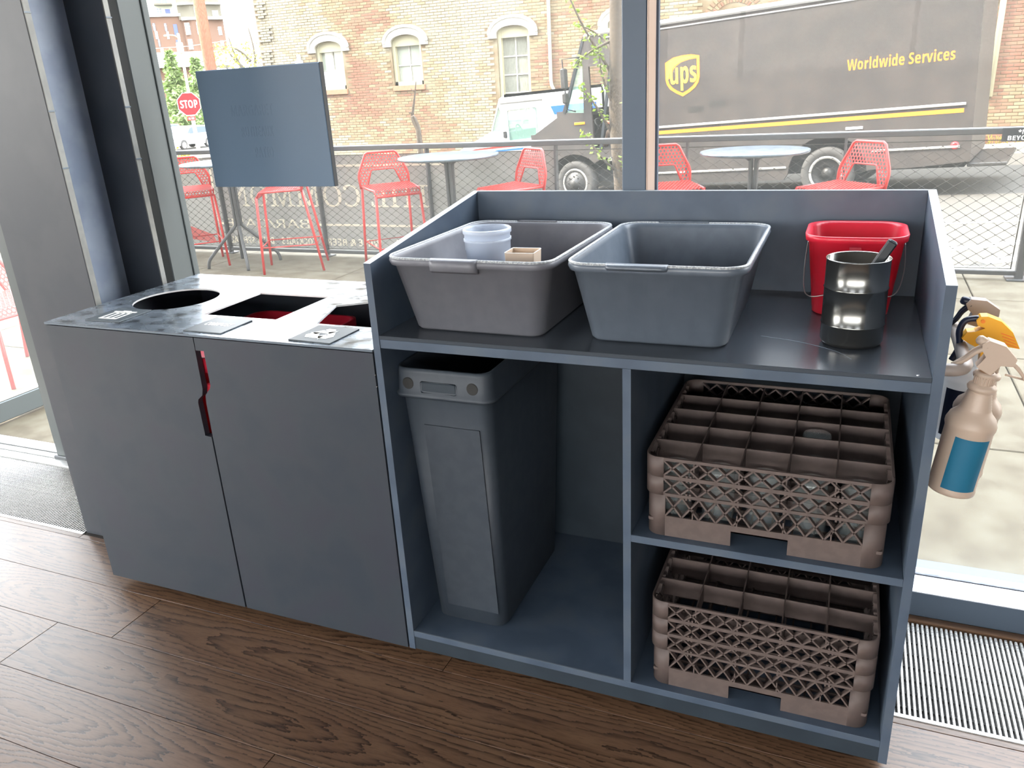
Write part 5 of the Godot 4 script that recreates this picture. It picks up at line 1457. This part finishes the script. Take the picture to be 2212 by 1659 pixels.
func driver():
	var p = thing("person", "delivery driver in a dark brown uniform seated in the truck's open doorway, arms reaching forward", "person")
	p.transform = TRUCK * Transform3D(Basis(), Vector3(3.66, 1.15, 0.72))
	# hips at the seat, facing the truck's front (+x); near side is -z
	var hip = Vector3(0, 0.08, 0); var chest = Vector3(0.02, 0.42, 0); var neck = Vector3(0.04, 0.60, 0)
	var B = [[hip, Vector3(0, 0.2, 0), 0.16, 0.145], [Vector3(0, 0.2, 0), chest, 0.14, 0.165], [chest, Vector3(0.02, 0.50, 0), 0.16, 0.12], [Vector3(0.02, 0.49, -0.16), Vector3(0.02, 0.49, 0.16), 0.075, 0.075]]
	for s in [-1, 1]:
		B.append([Vector3(0.02, 0.48, s * 0.185), Vector3(0.10, 0.25, s * 0.235), 0.062, 0.050])
		B.append([Vector3(0, 0.06, s * 0.09), Vector3(0.42, 0.10, s * 0.13), 0.095, 0.068])
		B.append([Vector3(0.42, 0.10, s * 0.13), Vector3(0.52, -0.10, s * 0.14), 0.065, 0.055])
	var st = S(); skin(st, B, 0.022, 0.04); obj("uniform", st, M.uniform, p)
	var K = [[neck - Vector3(0, 0.09, 0), neck + Vector3(0.02, 0.06, 0), 0.056, 0.054]]
	st = S(); skin(st, K, 0.014, 0.03)
	# head with brow, nose, chin, ears
	var h = neck + Vector3(0.03, 0.15, 0)
	skin(st, [[h + Vector3(-0.02, 0.03, 0), h + Vector3(0.015, 0.025, 0), 0.092, 0.085], [h + Vector3(0.02, -0.02, 0), h + Vector3(0.045, -0.075, 0), 0.068, 0.042], [h + Vector3(0.088, 0.0, 0), h + Vector3(0.108, -0.022, 0), 0.011, 0.014], [h + Vector3(0.085, 0.025, -0.03), h + Vector3(0.085, 0.025, 0.03), 0.014, 0.014], [h + Vector3(0.075, -0.055, -0.018), h + Vector3(0.075, -0.055, 0.018), 0.013, 0.013], [h + Vector3(-0.005, 0.0, -0.085), h + Vector3(-0.008, -0.02, -0.086), 0.018, 0.012], [h + Vector3(-0.005, 0.0, 0.085), h + Vector3(-0.008, -0.02, 0.086), 0.018, 0.012]], 0.008, 0.015)
	for s in [-1, 1]:
		var el = Vector3(0.11, 0.235, s * 0.238); var wr = Vector3(0.36, 0.285, s * 0.20)
		skin(st, [[el, wr, 0.046, 0.030]], 0.012, 0.02)
		var f = (wr - el).normalized()
		var H = [[wr, wr + f * 0.075, 0.028, 0.034]]
		for k in 4:
			var base = wr + f * 0.08 + Vector3(0, 0.012 - 0.002 * k, (k - 1.5) * 0.019)
			var l = [0.036, 0.042, 0.040, 0.032][k]
			H.append([base, base + Vector3(l, 0.005, 0), 0.0095, 0.009]); H.append([base + Vector3(l, 0.005, 0), base + Vector3(l + 0.012, -0.028, 0), 0.009, 0.008])
		H.append([wr + f * 0.035 + Vector3(0, 0, -s * 0.026), wr + f * 0.075 + Vector3(0, -0.02, -s * 0.045), 0.012, 0.009])
		skin(st, H, 0.006, 0.008)
	obj("head_and_arms", st, M.skin, p)
	st = S(); skin(st, [[h + Vector3(-0.03, 0.055, 0), h + Vector3(0.02, 0.065, 0), 0.088, 0.072], [h + Vector3(-0.06, 0.01, 0), h + Vector3(-0.05, -0.04, 0), 0.062, 0.05]], 0.01, 0.02); obj("hair", st, M.hair, p)

func mail_van():
	var t = thing("delivery_van", "white boxy mail van with red and blue side stripes, parked behind the brown truck", "van")
	t.transform = Transform3D(Basis(Vector3(-0.9988, -0.049, 0), Vector3(-0.049, 0.9988, 0), Vector3(0, 0, -1)), Vector3(-0.42, street_y(-0.42), -17.2))
	var W = 1.85
	var side = [[4.52, 0.42], [4.85, 0.40]] + arc(5.42, 0.36, 0.41, 0.40, 175, 5, 10) + [[7.08, 0.36]] + arc(7.50, 0.36, 0.41, 0.38, 175, 5, 10) + [[8.16, 0.36], [8.20, 0.75], [8.12, 1.0], [7.55, 1.24], [7.22, 1.38], [6.99, 1.96], [6.95, 2.06], [6.80, 2.14], [4.56, 2.14], [4.52, 2.0]]
	var w1 = [[6.08, 1.18], [6.79, 1.15], [6.78, 1.78], [6.75, 1.80], [6.10, 1.82], [6.07, 1.78]]
	var w2 = [[7.00, 1.38], [7.19, 1.38], [6.98, 1.90], [6.94, 1.80]]
	var st = S(); frame_poly(st, side, [w1, w2], 0.0, 0.05); frame_poly(st, side, [w1, w2], W - 0.05, W)
	box(st, Vector3(4.56, 2.08, 0), Vector3(6.82, 2.14, W)); box(st, Vector3(4.52, 0.42, 0), Vector3(4.57, 2.1, W)); box(st, Vector3(6.0, 0.5, 0.05), Vector3(6.05, 2.1, 0.5)); box(st, Vector3(8.12, 0.36, 0), Vector3(8.2, 0.95, W))
	quad(st, Vector3(8.12, 1.0, 0), Vector3(7.22, 1.38, 0), Vector3(7.22, 1.38, W), Vector3(8.12, 1.0, W)); quad(st, Vector3(6.99, 1.96, 0), Vector3(6.80, 2.14, 0), Vector3(6.80, 2.14, W), Vector3(6.99, 1.96, W))
	obj("body", st, M.vanwhite, t)
	st = S(); box(st, Vector3(4.6, 0.38, 0.2), Vector3(8.0, 0.5, W - 0.2)); obj("chassis", st, M.darkin, t)
	glass_poly(t, w1, 0.025, M.carglass); glass_poly(t, w2, 0.025, M.carglass); glass_poly(t, w1, W - 0.025, M.carglass)
	st = S(); quad(st, Vector3(7.22, 1.38, 0.06), Vector3(6.99, 1.96, 0.06), Vector3(6.99, 1.96, W - 0.06), Vector3(7.22, 1.38, W - 0.06)); obj("windscreen", st, M.carglass, t)
	st = S(); cbox(st, Vector3(5.92, 1.955, -0.03), Vector3(6.94, 1.98, 0.0), 0.006); box(st, Vector3(5.92, 0.5, -0.006), Vector3(5.945, 1.96, 0)); obj("door_track", st, M.trim, t)
	for q in [[6.40, 1.02, 7.78, 1.0, 0.055, 0.03, "red_stripe"], [4.6, 0.955, 7.24, 0.935, 0.06, 0.035, "blue_stripe"]]:
		st = S(); prism(st, P2([[q[0], q[1]], [q[2], q[3]], [q[2] - 0.12, q[3] + q[5]], [q[0], q[1] + q[4]]]), -0.004, 0.0); obj(q[6], st, M.vanred if q[6] == "red_stripe" else M.vanblue, t)
	st = S(); prism(st, P2([[4.7, 1.62], [5.66, 1.62], [5.74, 1.80], [4.7, 1.80]]), -0.004, 0.0); obj("side_emblem", st, M.vanblue, t)
	st = S(); cbox(st, Vector3(6.83, 1.22, -0.06), Vector3(6.90, 1.36, 0.0), 0.01); obj("mirror", st, M.darkin, t)
	st = S(); cbox(st, Vector3(4.44, 0.2, 0.02), Vector3(4.525, 0.5, 0.2), 0.01); obj("tail_lamp", st, M.lensred, t)
	st = S(); box(st, Vector3(6.8, 0.9, 0.1), Vector3(7.3, 1.33, W - 0.1)); box(st, Vector3(6.25, 0.6, 0.25), Vector3(6.65, 1.05, 0.8)); obj("cabin", st, M.darkin, t)
	st = S(); smooth(st)
	var sw = []
	for k in 21: sw.append(Vector3(6.72 + 0.05 * cos(TAU * k / 20), 1.32 + 0.15 * cos(TAU * k / 20), 0.5 + 0.18 * sin(TAU * k / 20)))
	tube(st, sw, 0.014, 6); obj("steering_wheel", st, M.darkin, t)
	for z in [0.02, W - 0.02]:
		wheel(t, Vector3(5.42, 0.335, z), 0.335, 0.2, false, M.rim); wheel(t, Vector3(7.50, 0.335, z), 0.335, 0.2, false, M.rim)

# ---------------------------------------------------------------- trees and the far view
func leaf(st, p: Vector3, size: float):
	var d = Vector3(rng.randf_range(-1, 1), rng.randf_range(-0.9, 0.3), rng.randf_range(-1, 1)).normalized()
	var n = d.cross(Vector3(rng.randf_range(-1, 1), rng.randf_range(-1, 1), rng.randf_range(-1, 1))).normalized()
	var m = p + d * size * 0.55
	var a = m + n * size * 0.28; var b = m - n * size * 0.28; var e = p + d * size
	var k = d.cross(n) * size * 0.08
	tri(st, p, a + k, m); tri(st, p, m, b + k); tri(st, a + k, e, m); tri(st, m, e, b + k)

func near_trees():
	# street tree behind the window post
	var t = thing("street_tree", "slim gray-barked street tree just left of the window post, with few young leaves", "tree", Vector3(-1.98, -0.6, -7.3))
	var st = S(); smooth(st)
	tube(st, curve([Vector3(0.02, 0, 0), Vector3(0.0, 0.8, 0.01), Vector3(-0.005, 1.15, 0), Vector3(-0.045, 1.7, 0.0), Vector3(-0.035, 2.3, 0.01), Vector3(-0.035, 2.75, 0), Vector3(-0.03, 4.4, 0.0)], 5), 0.062, 12); obj("trunk", st, M.bark, t)
	st = S(); smooth(st)
	var lf = S()
	var tw = [[Vector3(-0.04, 2.05, 0), Vector3(-0.30, 2.50, 0.1), Vector3(-0.46, 2.85, 0.15)], [Vector3(-0.03, 2.2, 0), Vector3(-0.2, 2.42, -0.1), Vector3(-0.42, 2.55, -0.1)], [Vector3(-0.05, 1.55, 0), Vector3(-0.2, 1.85, 0.1), Vector3(-0.34, 2.02, 0.12)], [Vector3(-0.02, 1.25, 0), Vector3(-0.16, 1.42, 0.12), Vector3(-0.30, 1.62, 0.12)], [Vector3(-0.02, 1.2, 0), Vector3(0.08, 1.45, 0.1), Vector3(0.1, 1.9, 0.12)], [Vector3(-0.03, 1.75, 0), Vector3(-0.14, 2.1, 0.1), Vector3(-0.16, 2.3, 0.1)], [Vector3(-0.04, 2.4, 0), Vector3(-0.24, 2.3, 0.12), Vector3(-0.36, 2.2, 0.16)], [Vector3(-0.03, 2.6, 0), Vector3(0.2, 3.1, 0), Vector3(0.5, 3.5, 0)]]
	for w in tw:
		var c = curve(w, 6)
		tube(st, c, [0.016, 0.015, 0.014, 0.013, 0.012, 0.011, 0.010, 0.009, 0.008, 0.007, 0.006, 0.005, 0.004], 6)
		for i in range(4, c.size()):
			for k in 5: leaf(lf, c[i] + Vector3(rng.randf_range(-0.03, 0.03), rng.randf_range(-0.03, 0.03), rng.randf_range(-0.03, 0.03)), rng.randf_range(0.035, 0.06))
	obj("branch", st, M.bark, t); stuff(obj("foliage", lf, M.leaf, t))
	# broken bare sapling
	t = thing("bare_sapling", "bare broken sapling trunk standing before the brick wall, behind the fence", "tree", Vector3(-4.18, -0.7, -7.5))
	st = S(); smooth(st)
	tube(st, curve([Vector3(0.02, 0, 0), Vector3(0.01, 1.0, 0), Vector3(0.008, 1.68, 0.0), Vector3(0.0, 1.82, 0), Vector3(-0.035, 1.93, 0.02)], 5), [0.034, 0.034, 0.034, 0.033, 0.033, 0.032, 0.032, 0.031, 0.031, 0.030, 0.029, 0.028, 0.027, 0.027, 0.026, 0.026, 0.025, 0.024, 0.022, 0.02, 0.016], 10)
	obj("trunk", st, M.bark, t)
	st = S(); smooth(st)
	tube(st, curve([Vector3(-0.005, 1.80, 0.0), Vector3(-0.05, 1.90, 0), Vector3(-0.03, 2.0, 0), Vector3(0.0, 2.12, 0), Vector3(0.03, 2.25, 0.0)], 5), [0.02, 0.019, 0.019, 0.018, 0.018, 0.017, 0.017, 0.016, 0.016, 0.015, 0.014, 0.013, 0.012, 0.011, 0.010, 0.009, 0.008, 0.007, 0.006, 0.005, 0.004], 8)
	tube(st, [Vector3(0.01, 2.14, 0), Vector3(-0.03, 2.19, 0.01)], 0.005, 5); tube(st, [Vector3(-0.03, 1.95, 0), Vector3(-0.075, 1.96, 0.02)], 0.009, 6)
	obj("branch", st, M.bark, t)

func far(u: float, v: float, d: float) -> Vector3:
	# a point d metres off along the far street (heading 42.5 degrees left), u across, v above the floor
	return Vector3(-0.6753 * d + 0.737 * u, v, -0.7375 * d - 0.676 * u)

func conifer(label: String, u: float, d: float, top: float, w: float, foot: float):
	var at = far(u, foot, d)
	var t = thing("evergreen_tree", label, "tree", at, 0, "evergreens across the parking lot")
	var h = top - foot
	var st = S(); smooth(st); tube(st, [Vector3.ZERO, Vector3(0, h * 0.9, 0)], [w * 0.09, 0.03], 8); obj("trunk", st, M.bark, t)
	st = S()
	for k in 2600:
		var y = pow(rng.randf(), 1.15); var a = rng.randf() * TAU
		var lob = 0.72 + 0.28 * sin(a * 3.0 + y * 23.0)
		var r = w * (1.0 - y) * lob * sqrt(rng.randf_range(0.3, 1.0)) + 0.06
		var p = Vector3(cos(a) * r, h * (0.06 + 0.94 * y), sin(a) * r)
		leaf(st, p, rng.randf_range(0.35, 0.7))
	stuff(obj("foliage", st, M.needle, t))

func apt_rect(st, fr: Transform3D, u0, v0, u1, v1, z0, z1):
	box(st, Vector3(minf(u0, u1), minf(v0, v1), z0), Vector3(maxf(u0, u1), maxf(v0, v1), z1), fr)

func far_view():
	var k = 1.423; var D = 185.0
	var fr = Transform3D(Basis(Vector3(0.737, 0, -0.676), Vector3.UP, Vector3(0.676, 0, 0.737)), far(0, 0, D))
	var V = func(v): return 1.46 + (v - 1.46) * k
	var b = thing("apartment_building", "distant apartment building of brown brick under gray upper floors, above the evergreens", "building")
	b.transform = fr
	var st = S(); apt_rect(st, Transform3D(), -26, -9, -0.25 * k, V.call(13.0), -14, 0.0); obj("brick_wing", st, M.aptbrick, b)
	st = S(); prism(st, P2([[-1.4 * k, 0.6], [-0.2 * k, 1.9], [1.3 * k, 1.9], [4.0 * k, 0.4], [4.0 * k, -14], [-1.4 * k, -14]]), V.call(8.3), V.call(12.5), Transform3D(Basis(Vector3(1, 0, 0), Vector3(0, 0, 1), Vector3(0, 1, 0)), Vector3.ZERO)); obj("brick_bay", st, M.aptbrick, b)
	st = S(); prism(st, P2([[-1.8 * k, 0.3], [-0.15 * k, 1.6], [1.3 * k, 1.6], [3.95 * k, 0.2], [3.95 * k, -14], [-1.8 * k, -14]]), V.call(12.5), V.call(14.4), Transform3D(Basis(Vector3(1, 0, 0), Vector3(0, 0, 1), Vector3(0, 1, 0)), Vector3.ZERO)); obj("upper_bay", st, M.aptgray, b)
	st = S(); prism(st, P2([[-1.8 * k, 0.6], [-0.15 * k, 1.9], [1.3 * k, 1.9], [3.8 * k, 0.4], [3.8 * k, -14], [-1.8 * k, -14]]), V.call(14.55), V.call(18.0), Transform3D(Basis(Vector3(1, 0, 0), Vector3(0, 0, 1), Vector3(0, 1, 0)), Vector3.ZERO)); obj("upper_bay", st, M.aptgray, b)
	st = S(); apt_rect(st, Transform3D(), -26, V.call(13.0), -1.6 * k, V.call(18.0), -14, -0.8); obj("upper_wing", st, M.aptlight, b)
	for q in [[-26, 13.0, -1.4 * k, 13.35, 0.5], [-1.5 * k, 12.4, 4.05 * k, 12.75, 2.2], [-1.8 * k, 14.35, 4.05 * k, 14.55, 2.1], [-26, 6.4, 4.05 * k, 8.35, 2.2]]:
		st = S(); apt_rect(st, Transform3D(), q[0], V.call(q[1]), q[2], V.call(q[3]), -14, q[4]); obj("white_band", st, M.aptwhite, b)
	st = S(); apt_rect(st, Transform3D(), -4.7 * k, V.call(14.45), -2.4 * k, V.call(14.65), -0.9, 1.0); obj("balcony", st, M.aptgray, b)
	# windows: u0, v0, u1, v1, how far out, kind
	for w in [[-5.4, 11.25, -5.08, 12.2, 0.0, 0], [-5.3, 10.2, -4.95, 11.2, 0.0, 2], [-5.1, 9.2, -4.85, 10.15, 0.0, 0], [-5.0, 8.3, -4.6, 9.1, 0.0, 2], [-3.9, 11.15, -3.6, 12.15, 0.0, 0], [-3.8, 10.15, -3.5, 11.1, 0.0, 2], [-2.75, 10.65, -2.25, 12.0, 0.0, 3], [-2.75, 8.65, -2.3, 10.0, 0.0, 3], [-1.15, 10.65, -0.55, 12.0, 1.4, 1], [0.4, 10.65, 0.95, 12.0, 1.95, 1], [-1.1, 8.75, -0.5, 9.9, 1.4, 1], [0.5, 8.75, 1.0, 9.95, 1.95, 1], [-4.5, 13.3, -3.9, 14.1, -0.8, 0], [-3.45, 13.2, -2.8, 14.0, -0.8, 3], [-4.4, 14.75, -3.0, 15.4, -0.8, 0], [0.45, 12.95, 1.0, 13.85, 1.65, 1], [2.8, 12.8, 3.4, 13.5, 0.9, 1], [3.05, 10.5, 3.5, 11.4, 0.8, 1], [3.1, 8.8, 3.5, 9.6, 0.8, 1]]:
		var n = Node3D.new(); n.name = "window"; b.add_child(n, true)
		var z = w[4]
		var u0 = w[0] * k; var u1 = w[2] * k; var v0 = V.call(w[1]); var v1 = V.call(w[3])
		if w[5] == 1:
			st = S(); apt_rect(st, Transform3D(), u0 - 0.12, v0 - 0.15, u1 + 0.12, v1 + 0.12, z - 0.6, z + 0.08); obj("surround", st, M.aptwhite, n)
		st = S(); apt_rect(st, Transform3D(), u0, v0, u1, v1, z - 0.6, z + 0.10); obj("pane", st, [M.aptglass, M.aptglass, M.aptwhite, M.door_blue][w[5]], n)
		if w[5] < 2:
			st = S(); var c = (u0 + u1) / 2
			apt_rect(st, Transform3D(), c - 0.05, v0, c + 0.05, v1, z, z + 0.14); apt_rect(st, Transform3D(), u0, lerpf(v0, v1, 0.68), u1, lerpf(v0, v1, 0.68) + 0.09, z, z + 0.14); obj("muntin", st, M.aptwhite, n)
	st = S(); prism(st, P2([[0, 0], [1.5, 0], [0, 1.6]]), 0.2 * k, 1.2 * k, Transform3D(Basis(Vector3(0, 0, 1), Vector3(0, 1, 0), Vector3(1, 0, 0)), Vector3(0, V.call(6.95), 2.2))); obj("awning", st, M.aptgray, b)
	conifer("dark green evergreen tree at the left edge of the far parking lot", -2.85, 94.0, 6.6, 2.6, -2.0)
	conifer("dark green evergreen tree right of the lamp post, behind the stop sign", -0.55, 100.0, 6.2, 2.6, -2.0)
	conifer("lower evergreen tree between the other two, close behind the lamp post", -1.6, 105.2, 4.2, 2.4, -2.0)
	# pale spring tree beside the brick corner
	var t = thing("leafing_tree", "tree with bare gray branches and pale yellow-green leaves beside the brick building's corner", "tree", far(2.2, -1.7, 45))
	st = S(); smooth(st)
	var lf = S()
	var ax = Vector3(0.737, 0, -0.676)
	for w in [[[0, 0], [0.0, 2.2], [0.1, 3.6]], [[0.1, 3.0], [-0.1, 4.4], [-0.5, 5.4], [-0.75, 6.2]], [[0.1, 3.4], [-0.5, 4.3], [-1.0, 4.8]], [[0.1, 3.5], [0.35, 4.6], [0.35, 5.6], [0.2, 6.6]], [[-0.2, 4.7], [-0.6, 5.2], [-0.9, 5.6]], [[0.1, 3.2], [0.7, 4.2], [1.0, 4.9]], [[0.3, 5.0], [-0.1, 5.4], [-0.5, 5.7]], [[0, 2.6], [-0.6, 3.4], [-1.1, 3.8]], [[0.1, 2.8], [0.5, 3.3], [0.9, 3.6]]]:
		var pts = []
		for q in w: pts.append(ax * q[0] + Vector3(0, q[1], rng.randf_range(-0.2, 0.2)))
		var c = curve(pts, 5); var rr2 = []
		for i in c.size(): rr2.append(lerpf(0.09 if w[0][1] > 0 else 0.16, 0.025, i / float(c.size())))
		tube(st, c, rr2, 6)
	obj("branch", st, M.bark, t)
	for q in 3200:
		var p = ax * rng.randf_range(-1.5, 1.4) + Vector3(0, 3.0 + 2.9 * pow(rng.randf(), 1.5), 0) + Vector3(0.676, 0, 0.737) * rng.randf_range(-1.2, 1.2)
		if sin(p.y * 5.0 + p.x * 3.0) + sin(p.x * 7.0 - p.z * 4.0) < -0.2: continue
		leaf(lf, p, rng.randf_range(0.12, 0.24))
	stuff(obj("foliage", lf, M.leaf_light, t))
	# utility pole
	t = thing("utility_pole", "thick brown wooden utility pole rising behind the black sign board", "pole", far(0.20, -1.5, 20))
	st = S(); smooth(st); tube(st, [Vector3.ZERO, Vector3(-0.02, 4.5, 0), Vector3(-0.05, 12, 0)], [0.135, 0.125, 0.12], 16); obj("shaft", st, M.pole, t)
	# street lamp
	t = thing("street_lamp", "thin pale street lamp pole with a short arm, behind the stop sign", "lamp", far(-0.83, -2.0, 45))
	st = S(); smooth(st); tube(st, [Vector3.ZERO, Vector3(0.03, 6.7, -0.02)], [0.08, 0.06], 10); obj("shaft", st, M.paleconc, t)
	st = S(); cbox(st, Vector3(-0.12, 5.8, -0.12), Vector3(0.14, 6.3, 0.12), 0.03); obj("box", st, M.vanwhite, t)
	st = S(); smooth(st); tube(st, curve([Vector3(0.03, 6.5, 0), Vector3(-0.12, 6.62, 0.1), Vector3(-0.36, 6.64, 0.32)], 4), 0.03, 6); cbox(st, Vector3(-0.5, 6.58, 0.28), Vector3(-0.3, 6.66, 0.42), 0.02); obj("arm", st, M.paleconc, t)
	t = thing("overhead_wire", "thin pale overhead wire crossing in front of the apartment building", "wire")
	st = S(); smooth(st); tube(st, curve([far(-5, 4.1, 47), far(-0.8, 4.22, 47), far(0.2, 4.3, 47), far(6, 4.9, 47)], 5), 0.014, 5); obj("cable", st, M.paleconc, t)
	# stop sign
	t = thing("stop_sign", "red octagonal STOP sign on a thin post, left of the black sign board", "sign", Vector3(-22.75, street_y(-22.75), -23.87), 0.66)
	var top = 1.46 - street_y(-22.75)
	st = S(); box(st, Vector3(-0.03, 0, -0.03), Vector3(0.03, top + 0.42, 0.0)); obj("post", st, M.paleconc, t)
	for q in [[0.40, 0.0, 0.006, M.white, "border"], [0.375, 0.006, 0.010, M.signred, "face"]]:
		var oc = []
		for i in 8: oc.append([q[0] / cos(PI / 8) * cos(PI / 8 + i * PI / 4), top + q[0] / cos(PI / 8) * sin(PI / 8 + i * PI / 4)])
		st = S(); prism(st, P2(oc), q[1], q[2]); obj(q[4], st, q[3], t)
	letters("lettering", "STOP", 0.60, 0.27, 0.008, M.white, t, Transform3D(Basis(), Vector3(0, top, 0.013)), "Droid Sans", 700)
	st = S(); box(st, Vector3(-0.14, top - 0.57, 0), Vector3(0.14, top - 0.43, 0.008)); obj("lower_plate", st, M.signred, t)
	letters("lettering", "ALL WAY", 0.22, 0.08, 0.006, M.white, t, Transform3D(Basis(), Vector3(0, top - 0.50, 0.010)), "Droid Sans", 700)
	# raised parking lot with cars
	st = S(); box(st, Vector3(-45, -4, -48), Vector3(10, 0, 0), Transform3D(Basis(Vector3(0.737, 0, -0.676), Vector3.UP, Vector3(0.676, 0, 0.737)), far(0, -2.02, 60))); struct("parking_lot", st, M.asphalt)
	car("white sport utility vehicle parked below the stop sign, its front to the left", far(-2.15, -2.0, 74), 0.06, M.vanwhite, 1.0)
	car("pale silver car half hidden behind the black sign board, right of the white vehicle", far(0.9, -2.0, 80), 0.4, M.chrome, 0.95)
	car("white car farthest back at the window frame, above the nearest white vehicle", far(-4.9, -2.0, 90), 0.2, M.vanwhite, 0.95)
	# shrub by the road
	t = thing("dry_shrub", "dry yellow and brown shrub below the stop sign, above the fence rail", "shrub", far(-1.45, -1.75, 35))
	st = S()
	for i in 900:
		var a = rng.randf() * TAU; var r = sqrt(rng.randf()) * 0.55; var h = rng.randf() * (1.0 - r * r) * 1.5
		leaf(st, Vector3(cos(a) * r, h + 0.1, sin(a) * r), 0.16)
	stuff(obj("foliage", st, M.grass, t))
	st = S(); smooth(st)
	for i in 5: tube(st, [Vector3.ZERO, Vector3(cos(i * 1.3) * 0.3, 0.9, sin(i * 1.3) * 0.3)], 0.02, 5)
	obj("stem", st, M.bark, t)
	# low building and lawn closing the view under the trees
	t = thing("retaining_wall", "long pale low wall along the far parking lot, behind the parked cars", "wall", far(0, -4.2, 110), 0.7415)
	st = S(); box(st, Vector3(-40, -3, -0.3), Vector3(12, 2.6, 0.0)); obj("panel", st, M.aptgray, t)
	st = S(); cbox(st, Vector3(-40, 2.6, -0.4), Vector3(12, 2.75, 0.1), 0.03); obj("coping", st, M.aptwhite, t)

func car(label: String, at: Vector3, turn: float, m, s: float):
	var t = thing("parked_car", label, "car", at, turn)
	t.scale = Vector3.ONE * s
	var W = 0.95
	# front towards +z; rings along the car from the nose back
	var st = S()
	var side = [[-2.4, 0.35], [-2.42, 0.9], [-2.3, 1.15], [-1.9, 1.75], [0.3, 1.80], [0.6, 1.72], [1.2, 1.16], [2.2, 1.02], [2.40, 0.8], [2.42, 0.35], [1.95, 0.33]] + arc(1.5, 0.36, 0.42, 0.40, 5, 175, 8) + [[-1.05, 0.33]] + arc(-1.5, 0.36, 0.42, 0.40, 5, 175, 8)
	var xf = Transform3D(Basis(Vector3(0, 0, 1), Vector3(0, 1, 0), Vector3(1, 0, 0)), Vector3.ZERO)
	prism(st, P2(side), -W, W, xf); obj("body", st, m, t)
	st = S()
	prism(st, P2([[-1.95, 1.2], [-1.7, 1.66], [0.15, 1.70], [0.55, 1.62], [0.95, 1.18]]), -W - 0.01, W + 0.01, xf); obj("side_window", st, M.aptglass, t)
	st = S(); quad(st, Vector3(-0.8, 1.19, 1.19), Vector3(0.8, 1.19, 1.19), Vector3(0.68, 1.68, 0.68), Vector3(-0.68, 1.68, 0.68)); obj("windscreen", st, M.aptglass, t)
	st = S(); box(st, Vector3(-0.5, 0.62, 2.38), Vector3(0.5, 0.86, 2.43)); box(st, Vector3(-0.7, 0.40, 2.39), Vector3(0.7, 0.55, 2.43)); obj("grille", st, M.darkin, t)
	for sx in [-1, 1]:
		st = S(); cbox(st, Vector3(sx * 0.72 - 0.2, 0.75, 2.30), Vector3(sx * 0.72 + 0.2, 0.92, 2.42), 0.03); obj("headlamp", st, M.chrome, t)
		st = S(); cbox(st, Vector3(sx * 1.07 - 0.1, 1.1, 0.85), Vector3(sx * 1.07 + 0.1, 1.25, 1.0), 0.03); obj("mirror", st, m, t)
		for z in [1.5, -1.5]:
			var n = Node3D.new(); n.name = "wheel"; t.add_child(n, true); n.position = Vector3(sx * (W - 0.02), 0.36, z)
			var ax = Transform3D(Basis(Vector3.BACK, -sx * PI / 2), Vector3.ZERO)
			st = S(); smooth(st); lathe(st, [[0.22, -0.2], [0.36, -0.2], [0.36, 0.0], [0.33, 0.03], [0.24, 0.02]], 24, ax); obj("tyre", st, M.tyre, n)
			st = S(); smooth(st); lathe(st, [[0.24, 0.02], [0.18, 0.0], [0.05, 0.03], [0, 0.03]], 20, ax); obj("rim", st, M.chrome, n)
